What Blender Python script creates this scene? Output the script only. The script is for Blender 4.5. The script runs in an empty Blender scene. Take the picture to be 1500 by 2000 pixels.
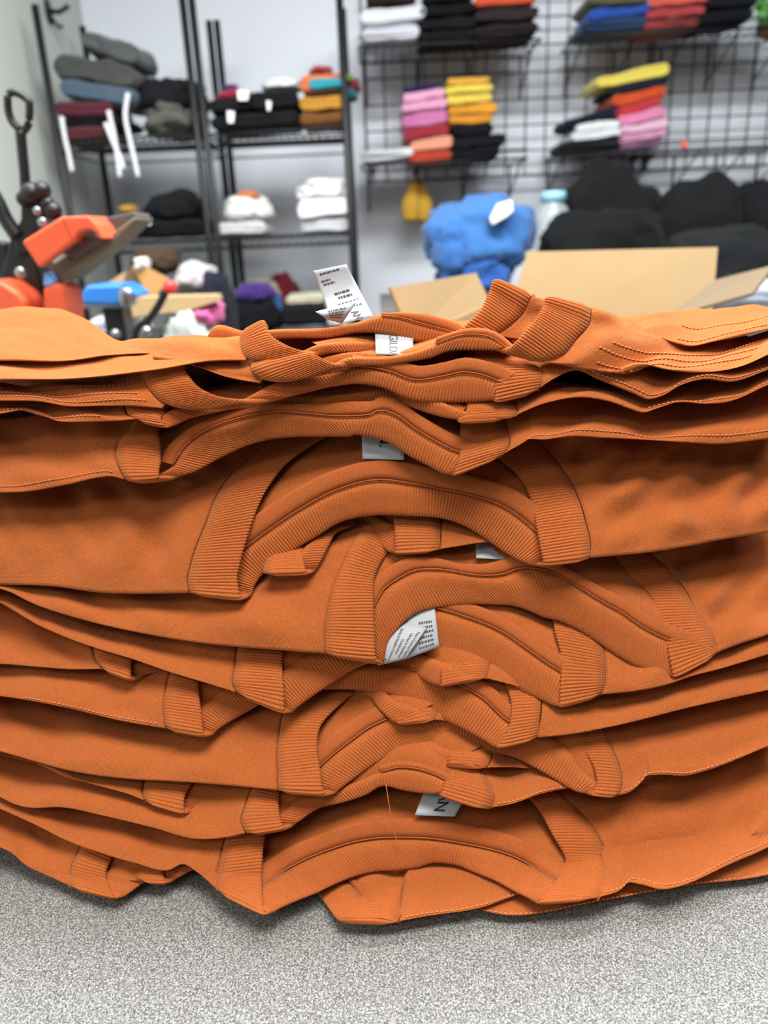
import bpy, math, random
import numpy as np
from mathutils import Vector, noise as mnoise

random.seed(7)
rng = np.random.default_rng(11)
SC = bpy.context.scene
COL = SC.collection

# ------------------------------------------------------------------ camera, world, light, exposure
TZ = 0.75                       # table top height
CH = 0.40                       # camera height above the table
CAM = np.array([0.0, 0.0, TZ + CH])
PITCH, ROLL, FPX = math.radians(19.9), math.radians(2.5), 1500.0
F_ = np.array([0, math.cos(PITCH), -math.sin(PITCH)])
R0_ = np.array([1.0, 0, 0])
U0_ = np.array([0, math.sin(PITCH), math.cos(PITCH)])
R_ = math.cos(ROLL) * R0_ - math.sin(ROLL) * U0_
U_ = math.sin(ROLL) * R0_ + math.cos(ROLL) * U0_
cam_d = bpy.data.cameras.new('camera')
cam = bpy.data.objects.new('camera', cam_d)
COL.objects.link(cam)
from mathutils import Matrix
cam.matrix_world = Matrix(((R_[0], U_[0], -F_[0], CAM[0]), (R_[1], U_[1], -F_[1], CAM[1]), (R_[2], U_[2], -F_[2], CAM[2]), (0, 0, 0, 1)))
cam_d.sensor_fit = 'HORIZONTAL'
cam_d.sensor_width = 36.0
cam_d.lens = 36.0
cam_d.clip_start = 0.01
cam_d.dof.use_dof = True
cam_d.dof.focus_distance = 0.475
cam_d.dof.aperture_fstop = 7.8
SC.camera = cam

w = bpy.data.worlds.new('world')
SC.world = w
w.use_nodes = True
w.node_tree.nodes['Background'].inputs[0].default_value = (0.93, 0.97, 1.0, 1)
w.node_tree.nodes['Background'].inputs[1].default_value = 0.06

def area(name, loc, size, energy, color=(1, 0.97, 0.93), target=None):
    d = bpy.data.lights.new(name, 'AREA')
    d.shape = 'RECTANGLE'
    d.size, d.size_y = size
    d.energy = energy
    d.color = color
    o = bpy.data.objects.new(name, d)
    o.location = loc
    if target is not None:
        o.rotation_euler = (Vector(target) - Vector(loc)).to_track_quat('-Z', 'Y').to_euler()
    COL.objects.link(o)
    return o
area('ceiling_panel_light', (0.25, -0.05, 2.7), (1.2, 0.6), 56)
area('ceiling_panel_light', (-0.6, -1.3, 2.7), (1.2, 0.6), 16)
area('ceiling_panel_light', (0.3, 1.25, 2.7), (2.4, 0.6), 136, (0.95, 0.98, 1.0))
SC.view_settings.view_transform = 'Standard'
SC.view_settings.look = 'None'
SC.view_settings.gamma = 1.0
SC.view_settings.use_curve_mapping = False
SC.view_settings.exposure = 0.06

# ------------------------------------------------------------------ helpers
def ray(px, py):
    px = np.asarray(px, float); py = np.asarray(py, float)
    a = ((px - 750) / FPX)[..., None]; b = ((1000 - py) / FPX)[..., None]
    return F_ + R_ * a + U_ * b

def at(px, py, Y):
    """point seen at a pixel, on the vertical plane Y metres ahead"""
    r = ray(px, py)
    return CAM + r * (np.asarray(Y, float) / r[..., 1])[..., None]

def stack_front(z):
    return np.interp(z, [-0.05, 0.0, 0.1, 0.19, 0.27, 0.35, 0.5], [0.35, 0.364, 0.408, 0.438, 0.452, 0.462, 0.475])

KX = 0.42
ZMIN = [0.003]
def onstack(px, py, d):
    """point seen at a pixel, d metres behind the bulging front of the shirt stack"""
    r = ray(px, py)
    d = np.broadcast_to(np.asarray(d, float), r.shape[:-1])
    lo = np.full(r.shape[:-1], 0.1); hi = np.full(r.shape[:-1], 1.6)
    for _ in range(34):
        t = (lo + hi) / 2
        x = t * r[..., 0] - 0.02; y = t * r[..., 1]; z = CH + t * r[..., 2]
        g = y - stack_front(z) - KX * np.minimum(x * x, 0.16) - d
        lo = np.where(g < 0, t, lo); hi = np.where(g < 0, hi, t)
    t = (lo + hi) / 2
    tt = np.where(r[..., 2] < -1e-4, (CH - ZMIN[0] - np.maximum(0, 0.008 - 0.35 * d)) / np.maximum(-r[..., 2], 1e-4), 9)
    t = np.minimum(t, tt)
    return CAM + r * t[..., None]

def srgb(r, g, b):
    def f(c):
        c /= 255.0
        return c / 12.92 if c <= 0.04045 else ((c + 0.055) / 1.055) ** 2.4
    return (f(r), f(g), f(b), 1.0)

def tag(o, label=None, cat=None, group=None, kind=None):
    if label: o['label'] = label
    if cat: o['category'] = cat
    if group: o['group'] = group
    if kind: o['kind'] = kind
    return o

def empty(name, loc, label=None, cat=None, group=None):
    o = bpy.data.objects.new(name, None)
    o.empty_display_size = 0.02
    o.location = loc
    COL.objects.link(o)
    return tag(o, label, cat, group)

def mesh_obj(name, verts, faces, mat, parent=None, uv=None, smooth=True):
    """verts in world space; becomes a child of parent without moving"""
    verts = np.asarray(verts, float)
    if parent is not None:
        org = np.array(parent.get('org', (0, 0, 0)))
    else:
        org = np.array([(verts[:, 0].min() + verts[:, 0].max()) / 2, (verts[:, 1].min() + verts[:, 1].max()) / 2, verts[:, 2].min()])
    me = bpy.data.meshes.new(name)
    me.from_pydata((verts - org).tolist(), [], faces)
    if uv is not None:
        l = me.uv_layers.new(name='UVMap')
        idx = np.zeros(len(me.loops), dtype=np.int32)
        me.loops.foreach_get('vertex_index', idx)
        l.data.foreach_set('uv', np.asarray(uv, float)[idx].ravel())
    if smooth:
        me.polygons.foreach_set('use_smooth', np.ones(len(me.polygons), dtype=bool))
    me.update()
    me.materials.append(mat)
    o = bpy.data.objects.new(name, me)
    COL.objects.link(o)
    if parent is None:
        o.location = org
    else:
        o.parent = parent
    return o

def thing(name, org, label, cat, group=None):
    o = empty(name, tuple(float(c) for c in org), label, cat, group)
    o['org'] = tuple(float(c) for c in org)
    return o

def sub(o, part_org):
    """let a part carry sub-parts placed in world space"""
    o['org'] = tuple(part_org)
    return o

def grid_faces(nu, nv, closed_v=False):
    f = []
    nvv = nv if closed_v else nv - 1
    for i in range(nu - 1):
        for j in range(nvv):
            j2 = (j + 1) % nv
            f.append((i * nv + j, i * nv + j2, (i + 1) * nv + j2, (i + 1) * nv + j))
    return f

def cat_rom(P, n):
    """Catmull-Rom through rows of P, n samples, spaced by chord length"""
    P = np.asarray(P, float)
    if len(P) == 2:
        s = np.linspace(0, 1, n)[:, None]
        return P[0] * (1 - s) + P[1] * s
    ch = np.linalg.norm(np.diff(P[:, :2], axis=0), axis=1) + 2.0
    k = np.concatenate([[0], np.cumsum(ch)]); k /= k[-1]
    s = np.linspace(0, 1, n)
    i = np.clip(np.searchsorted(k, s, 'right') - 1, 0, len(P) - 2)
    h = (k[i + 1] - k[i])[:, None]
    t = ((s - k[i]) / (k[i + 1] - k[i]))[:, None]
    m = np.zeros_like(P)
    dk = np.diff(k)[:, None]
    sl = np.diff(P, axis=0) / dk
    m[0], m[-1] = sl[0], sl[-1]
    wgt = dk[1:] / (dk[1:] + dk[:-1])
    m[1:-1] = sl[:-1] * wgt + sl[1:] * (1 - wgt)
    # limit the slope where it would overshoot
    lim = 2.2 * np.minimum(np.abs(sl[:-1]), np.abs(sl[1:])) + 0.25 * np.abs(m[1:-1])
    m[1:-1] = np.clip(m[1:-1], -lim, lim)
    m0, m1 = m[i], m[i + 1]
    t2, t3 = t * t, t * t * t
    return (2 * t3 - 3 * t2 + 1) * P[i] + (t3 - 2 * t2 + t) * h * m0 + (-2 * t3 + 3 * t2) * P[i + 1] + (t3 - t2) * h * m1

def grid_normals(P):
    du = np.gradient(P, axis=0); dv = np.gradient(P, axis=1)
    n = np.cross(du, dv)
    return n / (np.linalg.norm(n, axis=2, keepdims=True) + 1e-12)

def wrinkle(shape_u, shape_v, seed, scale=22.0, octs=7):
    """smooth random relief over a metric (u, v) grid"""
    g = np.random.default_rng(seed)
    out = np.zeros_like(shape_u)
    for k in range(octs):
        f = scale * g.uniform(0.5, 2.6)
        ang = g.uniform(-0.9, 0.9) + math.pi / 2 * (g.random() < 0.3)
        ph = g.uniform(0, 6.28, 2)
        out += np.sin(f * (shape_u * math.sin(ang) + shape_v * math.cos(ang)) * 2 + ph[0] + 1.3 * np.sin(f * 0.6 * shape_u + ph[1])) * (scale / f) ** 0.8
    return out / octs

# ------------------------------------------------------------------ materials
def new_mat(name):
    m = bpy.data.materials.new(name)
    m.use_nodes = True
    return m, m.node_tree.nodes, m.node_tree.links, m.node_tree.nodes['Principled BSDF']

def plain(name, col, rough=0.6, metal=0.0, var=0.08, scale=40, bump=0.0, spec=0.5):
    m, N, L, b = new_mat(name)
    tc = N.new('ShaderNodeTexCoord')
    n = N.new('ShaderNodeTexNoise'); n.inputs['Scale'].default_value = scale; n.inputs['Detail'].default_value = 4
    L.new(tc.outputs['Object'], n.inputs['Vector'])
    mr = N.new('ShaderNodeMapRange')
    mr.inputs['To Min'].default_value = 1 - var; mr.inputs['To Max'].default_value = 1 + var
    L.new(n.outputs['Fac'], mr.inputs['Value'])
    mx = N.new('ShaderNodeMix'); mx.data_type = 'RGBA'; mx.blend_type = 'MULTIPLY'; mx.inputs['Factor'].default_value = 1
    mx.inputs['A'].default_value = col
    L.new(mr.outputs['Result'], mx.inputs['B'])
    L.new(mx.outputs['Result'], b.inputs['Base Color'])
    b.inputs['Roughness'].default_value = rough
    b.inputs['Metallic'].default_value = metal
    b.inputs['Specular IOR Level'].default_value = spec
    if bump:
        bp = N.new('ShaderNodeBump'); bp.inputs['Strength'].default_value = bump; bp.inputs['Distance'].default_value = 0.004
        L.new(n.outputs['Fac'], bp.inputs['Height']); L.new(bp.outputs['Normal'], b.inputs['Normal'])
    return m

def cloth(name, col):
    m = plain(name, col, 0.95, 0, 0.12, 60, 0.35, 0.15)
    b = m.node_tree.nodes['Principled BSDF']
    b.inputs['Sheen Weight'].default_value = 0.2 if sum(col[:3]) > 0.12 else 0.03
    b.inputs['Sheen Roughness'].default_value = 0.5
    return m

def shirt_fabric(name, col, wale, rib):
    """cotton knit: heathered colour, fine wales along v, soft creases"""
    m, N, L, b = new_mat(name)
    uv = N.new('ShaderNodeUVMap'); uv.uv_map = 'UVMap'
    geo = N.new('ShaderNodeNewGeometry')
    n1 = N.new('ShaderNodeTexNoise'); n1.inputs['Scale'].default_value = 900; n1.inputs['Detail'].default_value = 2
    n2 = N.new('ShaderNodeTexNoise'); n2.inputs['Scale'].default_value = 14; n2.inputs['Detail'].default_value = 3
    L.new(geo.outputs['Position'], n1.inputs['Vector']); L.new(geo.outputs['Position'], n2.inputs['Vector'])
    m1 = N.new('ShaderNodeMapRange'); m1.inputs['From Min'].default_value = 0.3; m1.inputs['From Max'].default_value = 0.7
    m1.inputs['To Min'].default_value = 0.88; m1.inputs['To Max'].default_value = 1.12
    m2 = N.new('ShaderNodeMapRange'); m2.inputs['To Min'].default_value = 0.93; m2.inputs['To Max'].default_value = 1.07
    L.new(n1.outputs['Fac'], m1.inputs['Value']); L.new(n2.outputs['Fac'], m2.inputs['Value'])
    mu = N.new('ShaderNodeMath'); mu.operation = 'MULTIPLY'
    L.new(m1.outputs['Result'], mu.inputs[0]); L.new(m2.outputs['Result'], mu.inputs[1])
    mx = N.new('ShaderNodeMix'); mx.data_type = 'RGBA'; mx.blend_type = 'MULTIPLY'; mx.inputs['Factor'].default_value = 1
    mx.inputs['A'].default_value = col
    L.new(mu.outputs[0], mx.inputs['B']); L.new(mx.outputs['Result'], b.inputs['Base Color'])
    b.inputs['Roughness'].default_value = 0.92
    b.inputs['Specular IOR Level'].default_value = 0.06
    b.inputs['Sheen Weight'].default_value = 0.18
    b.inputs['Sheen Roughness'].default_value = 0.45
    b.inputs['Sheen Tint'].default_value = (1.0, 0.72, 0.45, 1)
    sx = N.new('ShaderNodeSeparateXYZ'); L.new(uv.outputs['UV'], sx.inputs[0])
    # wales: fine parallel ridges across u
    k = N.new('ShaderNodeMath'); k.operation = 'MULTIPLY'; k.inputs[1].default_value = 6.2832 / wale
    L.new(sx.outputs['X'], k.inputs[0])
    s = N.new('ShaderNodeMath'); s.operation = 'SINE'; L.new(k.outputs[0], s.inputs[0])
    k2 = N.new('ShaderNodeMath'); k2.operation = 'MULTIPLY'; k2.inputs[1].default_value = 6.2832 / (wale * 0.8)
    L.new(sx.outputs['Y'], k2.inputs[0])
    s2 = N.new('ShaderNodeMath'); s2.operation = 'SINE'; L.new(k2.outputs[0], s2.inputs[0])
    ad = N.new('ShaderNodeMath'); ad.operation = 'MULTIPLY_ADD'; ad.inputs[1].default_value = 0.45
    L.new(s2.outputs[0], ad.inputs[0]); L.new(s.outputs[0], ad.inputs[2])
    n3 = N.new('ShaderNodeTexNoise'); n3.inputs['Scale'].default_value = 420; n3.inputs['Detail'].default_value = 2
    L.new(geo.outputs['Position'], n3.inputs['Vector'])
    ad2 = N.new('ShaderNodeMath'); ad2.operation = 'MULTIPLY_ADD'; ad2.inputs[1].default_value = 1.6
    L.new(n3.outputs['Fac'], ad2.inputs[0]); L.new(ad.outputs[0], ad2.inputs[2])
    bp = N.new('ShaderNodeBump'); bp.inputs['Strength'].default_value = 0.5; bp.inputs['Distance'].default_value = 0.0004 if not rib else 0.00012
    L.new(ad2.outputs[0], bp.inputs['Height'])
    n4 = N.new('ShaderNodeTexNoise'); n4.inputs['Scale'].default_value = 38; n4.inputs['Detail'].default_value = 3
    L.new(geo.outputs['Position'], n4.inputs['Vector'])
    bp2 = N.new('ShaderNodeBump'); bp2.inputs['Strength'].default_value = 0.35 if not rib else 0.1; bp2.inputs['Distance'].default_value = 0.006
    L.new(n4.outputs['Fac'], bp2.inputs['Height']); L.new(bp.outputs['Normal'], bp2.inputs['Normal'])
    L.new(bp2.outputs['Normal'], b.inputs['Normal'])
    return m

ORANGE = srgb(176, 94, 47)
M_JERSEY = shirt_fabric('orange_jersey', ORANGE, 0.00115, False)
M_RIB = shirt_fabric('orange_rib', srgb(176, 95, 48), 0.0007, True)
M_TAPE = shirt_fabric('orange_tape', srgb(170, 90, 46), 0.0009, True)
M_STITCH = plain('stitch_thread', srgb(206, 124, 74), 0.8, 0, 0.1, 300)
M_LABEL = plain('label_satin', srgb(168, 171, 176), 0.6, 0, 0.04, 500, 0.05)
M_INK = plain('label_ink', srgb(28, 28, 32), 0.7)
M_INKGREY = plain('label_ink_grey', srgb(72, 72, 78), 0.7)
M_BLACKMETAL = plain('black_wire', srgb(26, 28, 30), 0.45, 0.3)
M_CARD = plain('cardboard', srgb(180, 153, 112), 0.85, 0, 0.05, 25)
M_CARD_SHADED = plain('cardboard_shaded', srgb(104, 88, 66), 0.9, 0, 0.05, 25)  # same cardboard darkened: shade of a flap's inner side put into the colour

# ------------------------------------------------------------------ setting
def box(name, x0, x1, y0, y1, z0, z1, mat, parent=None, bevel=0.0):
    v = [(x, y, z) for x in (x0, x1) for y in (y0, y1) for z in (z0, z1)]
    f = [(0, 1, 3, 2), (4, 6, 7, 5), (0, 4, 5, 1), (2, 3, 7, 6), (0, 2, 6, 4), (1, 5, 7, 3)]
    o = mesh_obj(name, v, f, mat, parent, smooth=False)
    if bevel:
        md = o.modifiers.new('bevel', 'BEVEL'); md.width = bevel; md.segments = 3
    return o

WALL_Y = 3.42
m_wall = plain('wall_paint', srgb(226, 230, 238), 0.8, 0, 0.02, 3)
m_lwall = plain('wall_paint_grey_green', srgb(196, 200, 192), 0.8, 0, 0.02, 3)
m_floor = plain('floor_vinyl', srgb(120, 118, 114), 0.6, 0, 0.1, 12)
XC = float(at(165, 60, WALL_Y)[0])
tag(box('wall_back', XC - 0.05, 3.2, WALL_Y, WALL_Y + 0.1, 0, 2.8, m_wall), kind='structure')
tag(box('wall_left', XC - 0.1, XC, -1.5, WALL_Y, 0, 2.8, m_lwall), kind='structure')
tag(box('floor', XC - 0.1, 3.2, -1.5, WALL_Y + 0.1, -0.1, 0, m_floor), kind='structure')

def table_material():
    m, N, L, b = new_mat('speckled_laminate')
    tc = N.new('ShaderNodeNewGeometry')
    n = N.new('ShaderNodeTexNoise'); n.inputs['Scale'].default_value = 1350; n.inputs['Detail'].default_value = 3; n.inputs['Roughness'].default_value = 0.7
    n2 = N.new('ShaderNodeTexNoise'); n2.inputs['Scale'].default_value = 800; n2.inputs['Detail'].default_value = 2
    L.new(tc.outputs['Position'], n.inputs['Vector']); L.new(tc.outputs['Position'], n2.inputs['Vector'])
    r = N.new('ShaderNodeValToRGB')
    e = r.color_ramp.elements
    e[0].position = 0.40; e[0].color = srgb(70, 68, 66)
    e[1].position = 0.60; e[1].color = srgb(172, 172, 168)
    e.new(0.5).color = srgb(118, 117, 114)
    mixn = N.new('ShaderNodeMath'); mixn.operation = 'MULTIPLY_ADD'; mixn.inputs[1].default_value = 0.3
    sb = N.new('ShaderNodeMath'); sb.operation = 'MULTIPLY_ADD'; sb.inputs[1].default_value = 0.8; sb.inputs[2].default_value = -0.05
    L.new(n.outputs['Fac'], sb.inputs[0]); L.new(n2.outputs['Fac'], mixn.inputs[0]); L.new(sb.outputs[0], mixn.inputs[2])
    L.new(mixn.outputs[0], r.inputs['Fac']); L.new(r.outputs['Color'], b.inputs['Base Color'])
    b.inputs['Roughness'].default_value = 0.7
    b.inputs['Specular IOR Level'].default_value = 0.2
    return m
m_table = table_material()
m_edge = plain('table_edge_band', srgb(110, 108, 104), 0.6)
tb = thing('work_table', (0, 1.1, 0), 'large work table with grey speckled laminate top under the orange stack', 'table')
box('table_top', XC + .03, 1.3, 0.02, 2.3, TZ - 0.03, TZ, m_table, tb, 0.003)
for lx in (XC + .1, 1.2):
    for ly in (0.12, 2.2):
        box('leg', lx - 0.025, lx + 0.025, ly - 0.025, ly + 0.025, 0, TZ - 0.03, M_BLACKMETAL, tb, 0.004)



# ------------------------------------------------------------------ the stack of orange t-shirts
RIB = 0.0020

def resample(st, n_dense=1500):
    a = cat_rom(np.array(st, float), n_dense)
    S = onstack(a[:, 0], a[:, 1], a[:, 4]); Fr = onstack(a[:, 2], a[:, 3], a[:, 5])
    mid = (S + Fr) / 2
    L = np.concatenate([[0], np.cumsum(np.linalg.norm(np.diff(mid, axis=0), axis=1))])
    return a, S, Fr, L

def strip(name, parent, st, mat, thick=0.0017, ribs=True, nv=8):
    """doubled band between a seam line (v=0) and a rounded free edge (v=1)"""
    a, S, Fr, L = resample(st)
    n = max(12, int(L[-1] / RIB * 7)) if ribs else max(12, int(L[-1] / 0.004))
    u = np.linspace(0, L[-1], n)
    Sx = np.stack([np.interp(u, L, S[:, k]) for k in range(3)], 1)
    Fx = np.stack([np.interp(u, L, Fr[:, k]) for k in range(3)], 1)
    wd = Fx - Sx
    tg = np.gradient((Sx + Fx) / 2, axis=0)
    nr = np.cross(tg, wd)
    nr /= np.linalg.norm(nr, axis=1, keepdims=True) + 1e-12
    kk = 15 if ribs else 3
    pad = np.pad(nr, ((kk, kk), (0, 0)), 'edge')
    ker = np.ones(2 * kk + 1) / (2 * kk + 1)
    nr = np.stack([np.convolve(pad[:, c], ker, 'valid') for c in range(3)], 1)
    nr /= np.linalg.norm(nr, axis=1, keepdims=True) + 1e-12
    vs = 1 - (1 - np.linspace(0, 1, nv)) ** 1.8
    rows = []; uvs = []
    W = np.linalg.norm(wd, axis=1)
    rb = (np.abs(np.sin(math.pi * u / RIB)) - 0.6) * 0.00085 if ribs else np.zeros(n)
    for side in (1, -1):
        seq = vs if side == 1 else vs[::-1][1:]
        for v in seq:
            h = thick * math.sqrt(max(0.0, 1 - v ** 9)) * min(1.0, 0.15 + v * 7)
            fade = min(1.0, v * 8) * (1.0 if v < 0.97 else 0.6)
            P = Sx + wd * v + nr * (side * (h + rb * fade * (1 if h > 1e-5 else 0)))[:, None]
            if v > 0.999:
                P = P + (wd / W[:, None]) * (rb * 0.9)[:, None]
            rows.append(P); uvs.append(np.stack([u, W * v], 1))
    P = np.stack(rows, 1); UV = np.stack(uvs, 1)
    m = P.shape[1]
    fs = grid_faces(n, m, True)
    return mesh_obj(name, P.reshape(-1, 3), fs, mat, parent, UV.reshape(-1, 2))

def polyline(pts, n):
    return cat_rom(np.array([tuple(p) if len(p) == 3 else (p[0], p[1], 0.0) for p in pts], float), n)

def panel(name, parent, top, bot, seam, seed, nu=90, nv=34, amp=0.0065, rear=0.28, mat=None, ws=36.0):
    """doubled body panel: far edge (u=0) to collar seam (u=1), hidden top (v=0) to folded lower edge (v=1)"""
    us = np.concatenate([np.linspace(0, 0.97, nu - 14, endpoint=False), np.linspace(0.97, 1, 14)])
    T = polyline(top, 600); B = polyline(bot, 600)
    T = np.stack([np.interp(us, np.linspace(0, 1, 600), T[:, k]) for k in range(3)], 1)
    B = np.stack([np.interp(us, np.linspace(0, 1, 600), B[:, k]) for k in range(3)], 1)
    v = np.linspace(0, 1, nv) ** 0.85
    R = polyline(seam, 200)
    R = np.stack([np.interp(v, np.linspace(0, 1, 200), R[:, k]) for k in range(3)], 1)
    T[-1] = R[0]; B[-1] = R[-1]
    Lf = T[0] * (1 - v[:, None]) + B[0] * v[:, None]
    Lf[:, 2] = B[0][2] + (T[0][2] - B[0][2]) * (1 - v) ** 1.7
    s = us[:, None, None]; vv = v[None, :, None]
    G = (1 - vv) * T[:, None] + vv * B[:, None] + (1 - s) * Lf[None] + s * R[None] \
        - ((1 - s) * (1 - vv) * T[0] + s * (1 - vv) * T[-1] + (1 - s) * vv * B[0] + s * vv * B[-1])
    P = onstack(G[..., 0], G[..., 1], G[..., 2])
    lu = np.concatenate([np.zeros((1, nv)), np.cumsum(np.linalg.norm(np.diff(P, axis=0), axis=2), axis=0)])
    lv = np.concatenate([np.zeros((nu, 1)), np.cumsum(np.linalg.norm(np.diff(P, axis=1), axis=2), axis=1)], 1)
    Nn = grid_normals(P)
    msk = np.clip((1 - us) * 9, 0, 1)[:, None] * np.clip((1 - v) * 5 + 0.12, 0, 1)[None]
    sgn = np.sign((Nn * (CAM - P)).sum(2, keepdims=True))
    P = P + Nn * sgn * (wrinkle(lu, lv, seed, ws) * amp * msk)[..., None]
    sd = np.linspace(0, 1, nu)[:, None] * np.ones((1, nv)); far = lu[-1:] - lu
    P = P - Nn * sgn * (0.0017 * np.exp(-((far - 0.0022) / 0.0016) ** 2))[..., None]
    P[..., 2] = np.maximum(P[..., 2], TZ + ZMIN[0] - 0.0005)
    dr = 0.1 * np.clip((P[:, 0, 2] - TZ) / 0.35, 0, 1.1)
    sh = lambda y, q: P[:, 0] + np.stack([0 * dr, 0 * dr + y, -dr * q], 1)
    rows = [sh(rear - 0.002, 1.0) - (0, 0, 0.034), sh(rear + 0.004, 1.0) - (0, 0, 0.017), sh(rear, 1.0), sh(rear * 0.4, 0.5), sh(0.02, 0.08)]
    rows += [P[:, j] for j in range(nv)]
    for q, off, dz in ((1.0, 0.0022, -0.0008), (0.98, 0.0042, 0), (0.86, 0.007, 0), (0.55, 0.011, 0), (0.2, 0.015, 0)):
        jj = q * (nv - 1); j0 = int(jj); j1 = min(nv - 1, j0 + 1); fr = jj - j0
        rows.append(P[:, j0] * (1 - fr) + P[:, j1] * fr + (0, off, dz))
    A = np.stack(rows, 1)
    A[..., 2] = np.maximum(A[..., 2], TZ + ZMIN[0] - 0.0012)
    lu2 = np.repeat(lu[:, nv // 2:nv // 2 + 1], A.shape[1], 1)
    lv2 = np.concatenate([np.zeros((nu, 1)), np.cumsum(np.linalg.norm(np.diff(A, axis=1), axis=2), axis=1)], 1)
    o = mesh_obj(name, A.reshape(-1, 3), grid_faces(nu, A.shape[1]), mat or M_JERSEY, parent, np.stack([lu2, lv2], 2).reshape(-1, 2))
    return o, P, sgn[..., 0][..., None] * Nn

def tube_verts(pts, rad, ns=6):
    pts = np.asarray(pts, float)
    tg = np.gradient(pts, axis=0)
    tg /= np.linalg.norm(tg, axis=1, keepdims=True) + 1e-12
    ref = np.where(np.abs(tg[:, 2:3]) > 0.9, np.array([[1.0, 0, 0]]), np.array([[0, 0, 1.0]]))
    a = np.cross(tg, ref); a /= np.linalg.norm(a, axis=1, keepdims=True) + 1e-12
    b = np.cross(tg, a)
    rad = np.broadcast_to(np.asarray(rad, float), (len(pts),))[:, None]
    th = np.linspace(0, 2 * math.pi, ns, endpoint=False)
    V = np.stack([pts + rad * (a * math.cos(t) + b * math.sin(t)) for t in th], 1)
    n = len(pts)
    fs = grid_faces(n, ns, True)
    fs.append(tuple(range(ns))[::-1]); fs.append(tuple((n - 1) * ns + k for k in range(ns)))
    return V.reshape(-1, 3), fs

def join(parts):
    V = []; Fc = []; o = 0
    for v, f in parts:
        V.append(v); Fc += [tuple(i + o for i in q) for q in f]; o += len(v)
    return np.concatenate(V), Fc

def stitch_rows(parent, rows):
    """rows of small chain stitches lying on a panel: (P, N, v0, v1, u0, u1)"""
    parts = []
    for P, Nn, v0, v1, u0, u1 in rows:
        nu, nv = P.shape[:2]
        uu = np.linspace(u0, u1, 300); vq = np.linspace(v0, v1, 300)
        iu = np.interp(uu, np.concatenate([np.linspace(0, 0.97, nu - 14, endpoint=False), np.linspace(0.97, 1, 14)]), np.arange(nu)); iv = vq ** (1 / 0.85) * (nv - 1)
        i0 = np.clip(iu.astype(int), 0, nu - 2); j0 = np.clip(iv.astype(int), 0, nv - 2)
        fu = (iu - i0)[:, None]; fv = (iv - j0)[:, None]
        def bl(Q):
            return (Q[i0, j0] * (1 - fu) + Q[i0 + 1, j0] * fu) * (1 - fv) + (Q[i0, j0 + 1] * (1 - fu) + Q[i0 + 1, j0 + 1] * fu) * fv
        c = bl(P) + bl(Nn) * 0.0004
        L = np.concatenate([[0], np.cumsum(np.linalg.norm(np.diff(c, axis=0), axis=1))])
        s = 0.0
        while s + 0.0026 < L[-1]:
            q = np.linspace(s, s + 0.0026, 4)
            pts = np.stack([np.interp(q, L, c[:, k]) for k in range(3)], 1)
            pts[:, 2] += np.array([-0.0003, 0.0001, 0.0002, -0.0002])
            parts.append(tube_verts(pts, np.array([0.0002, 0.0005, 0.0005, 0.0002]), 5))
            s += 0.0031
    if parts:
        V, Fc = join(parts)
        tag(mesh_obj('stitching', V, Fc, M_STITCH, parent), kind='stuff')

def six(st, off=0.0):
    return [(p[0], p[1], p[2], p[3], p[4] + off, (p[5] if len(p) > 5 else p[4]) + off) for p in st]

SHIRT_N = [0]
ORD = ['topmost', 'second', 'third', 'fourth', 'fifth', 'sixth', 'seventh', 'eighth', 'ninth', 'tenth', 'eleventh', 'twelfth', 'thirteenth', 'fourteenth', 'fifteenth', 'sixteenth', 'seventeenth', 'eighteenth', 'lowest but one', 'lowest']
SHIRTS = {}

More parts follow.
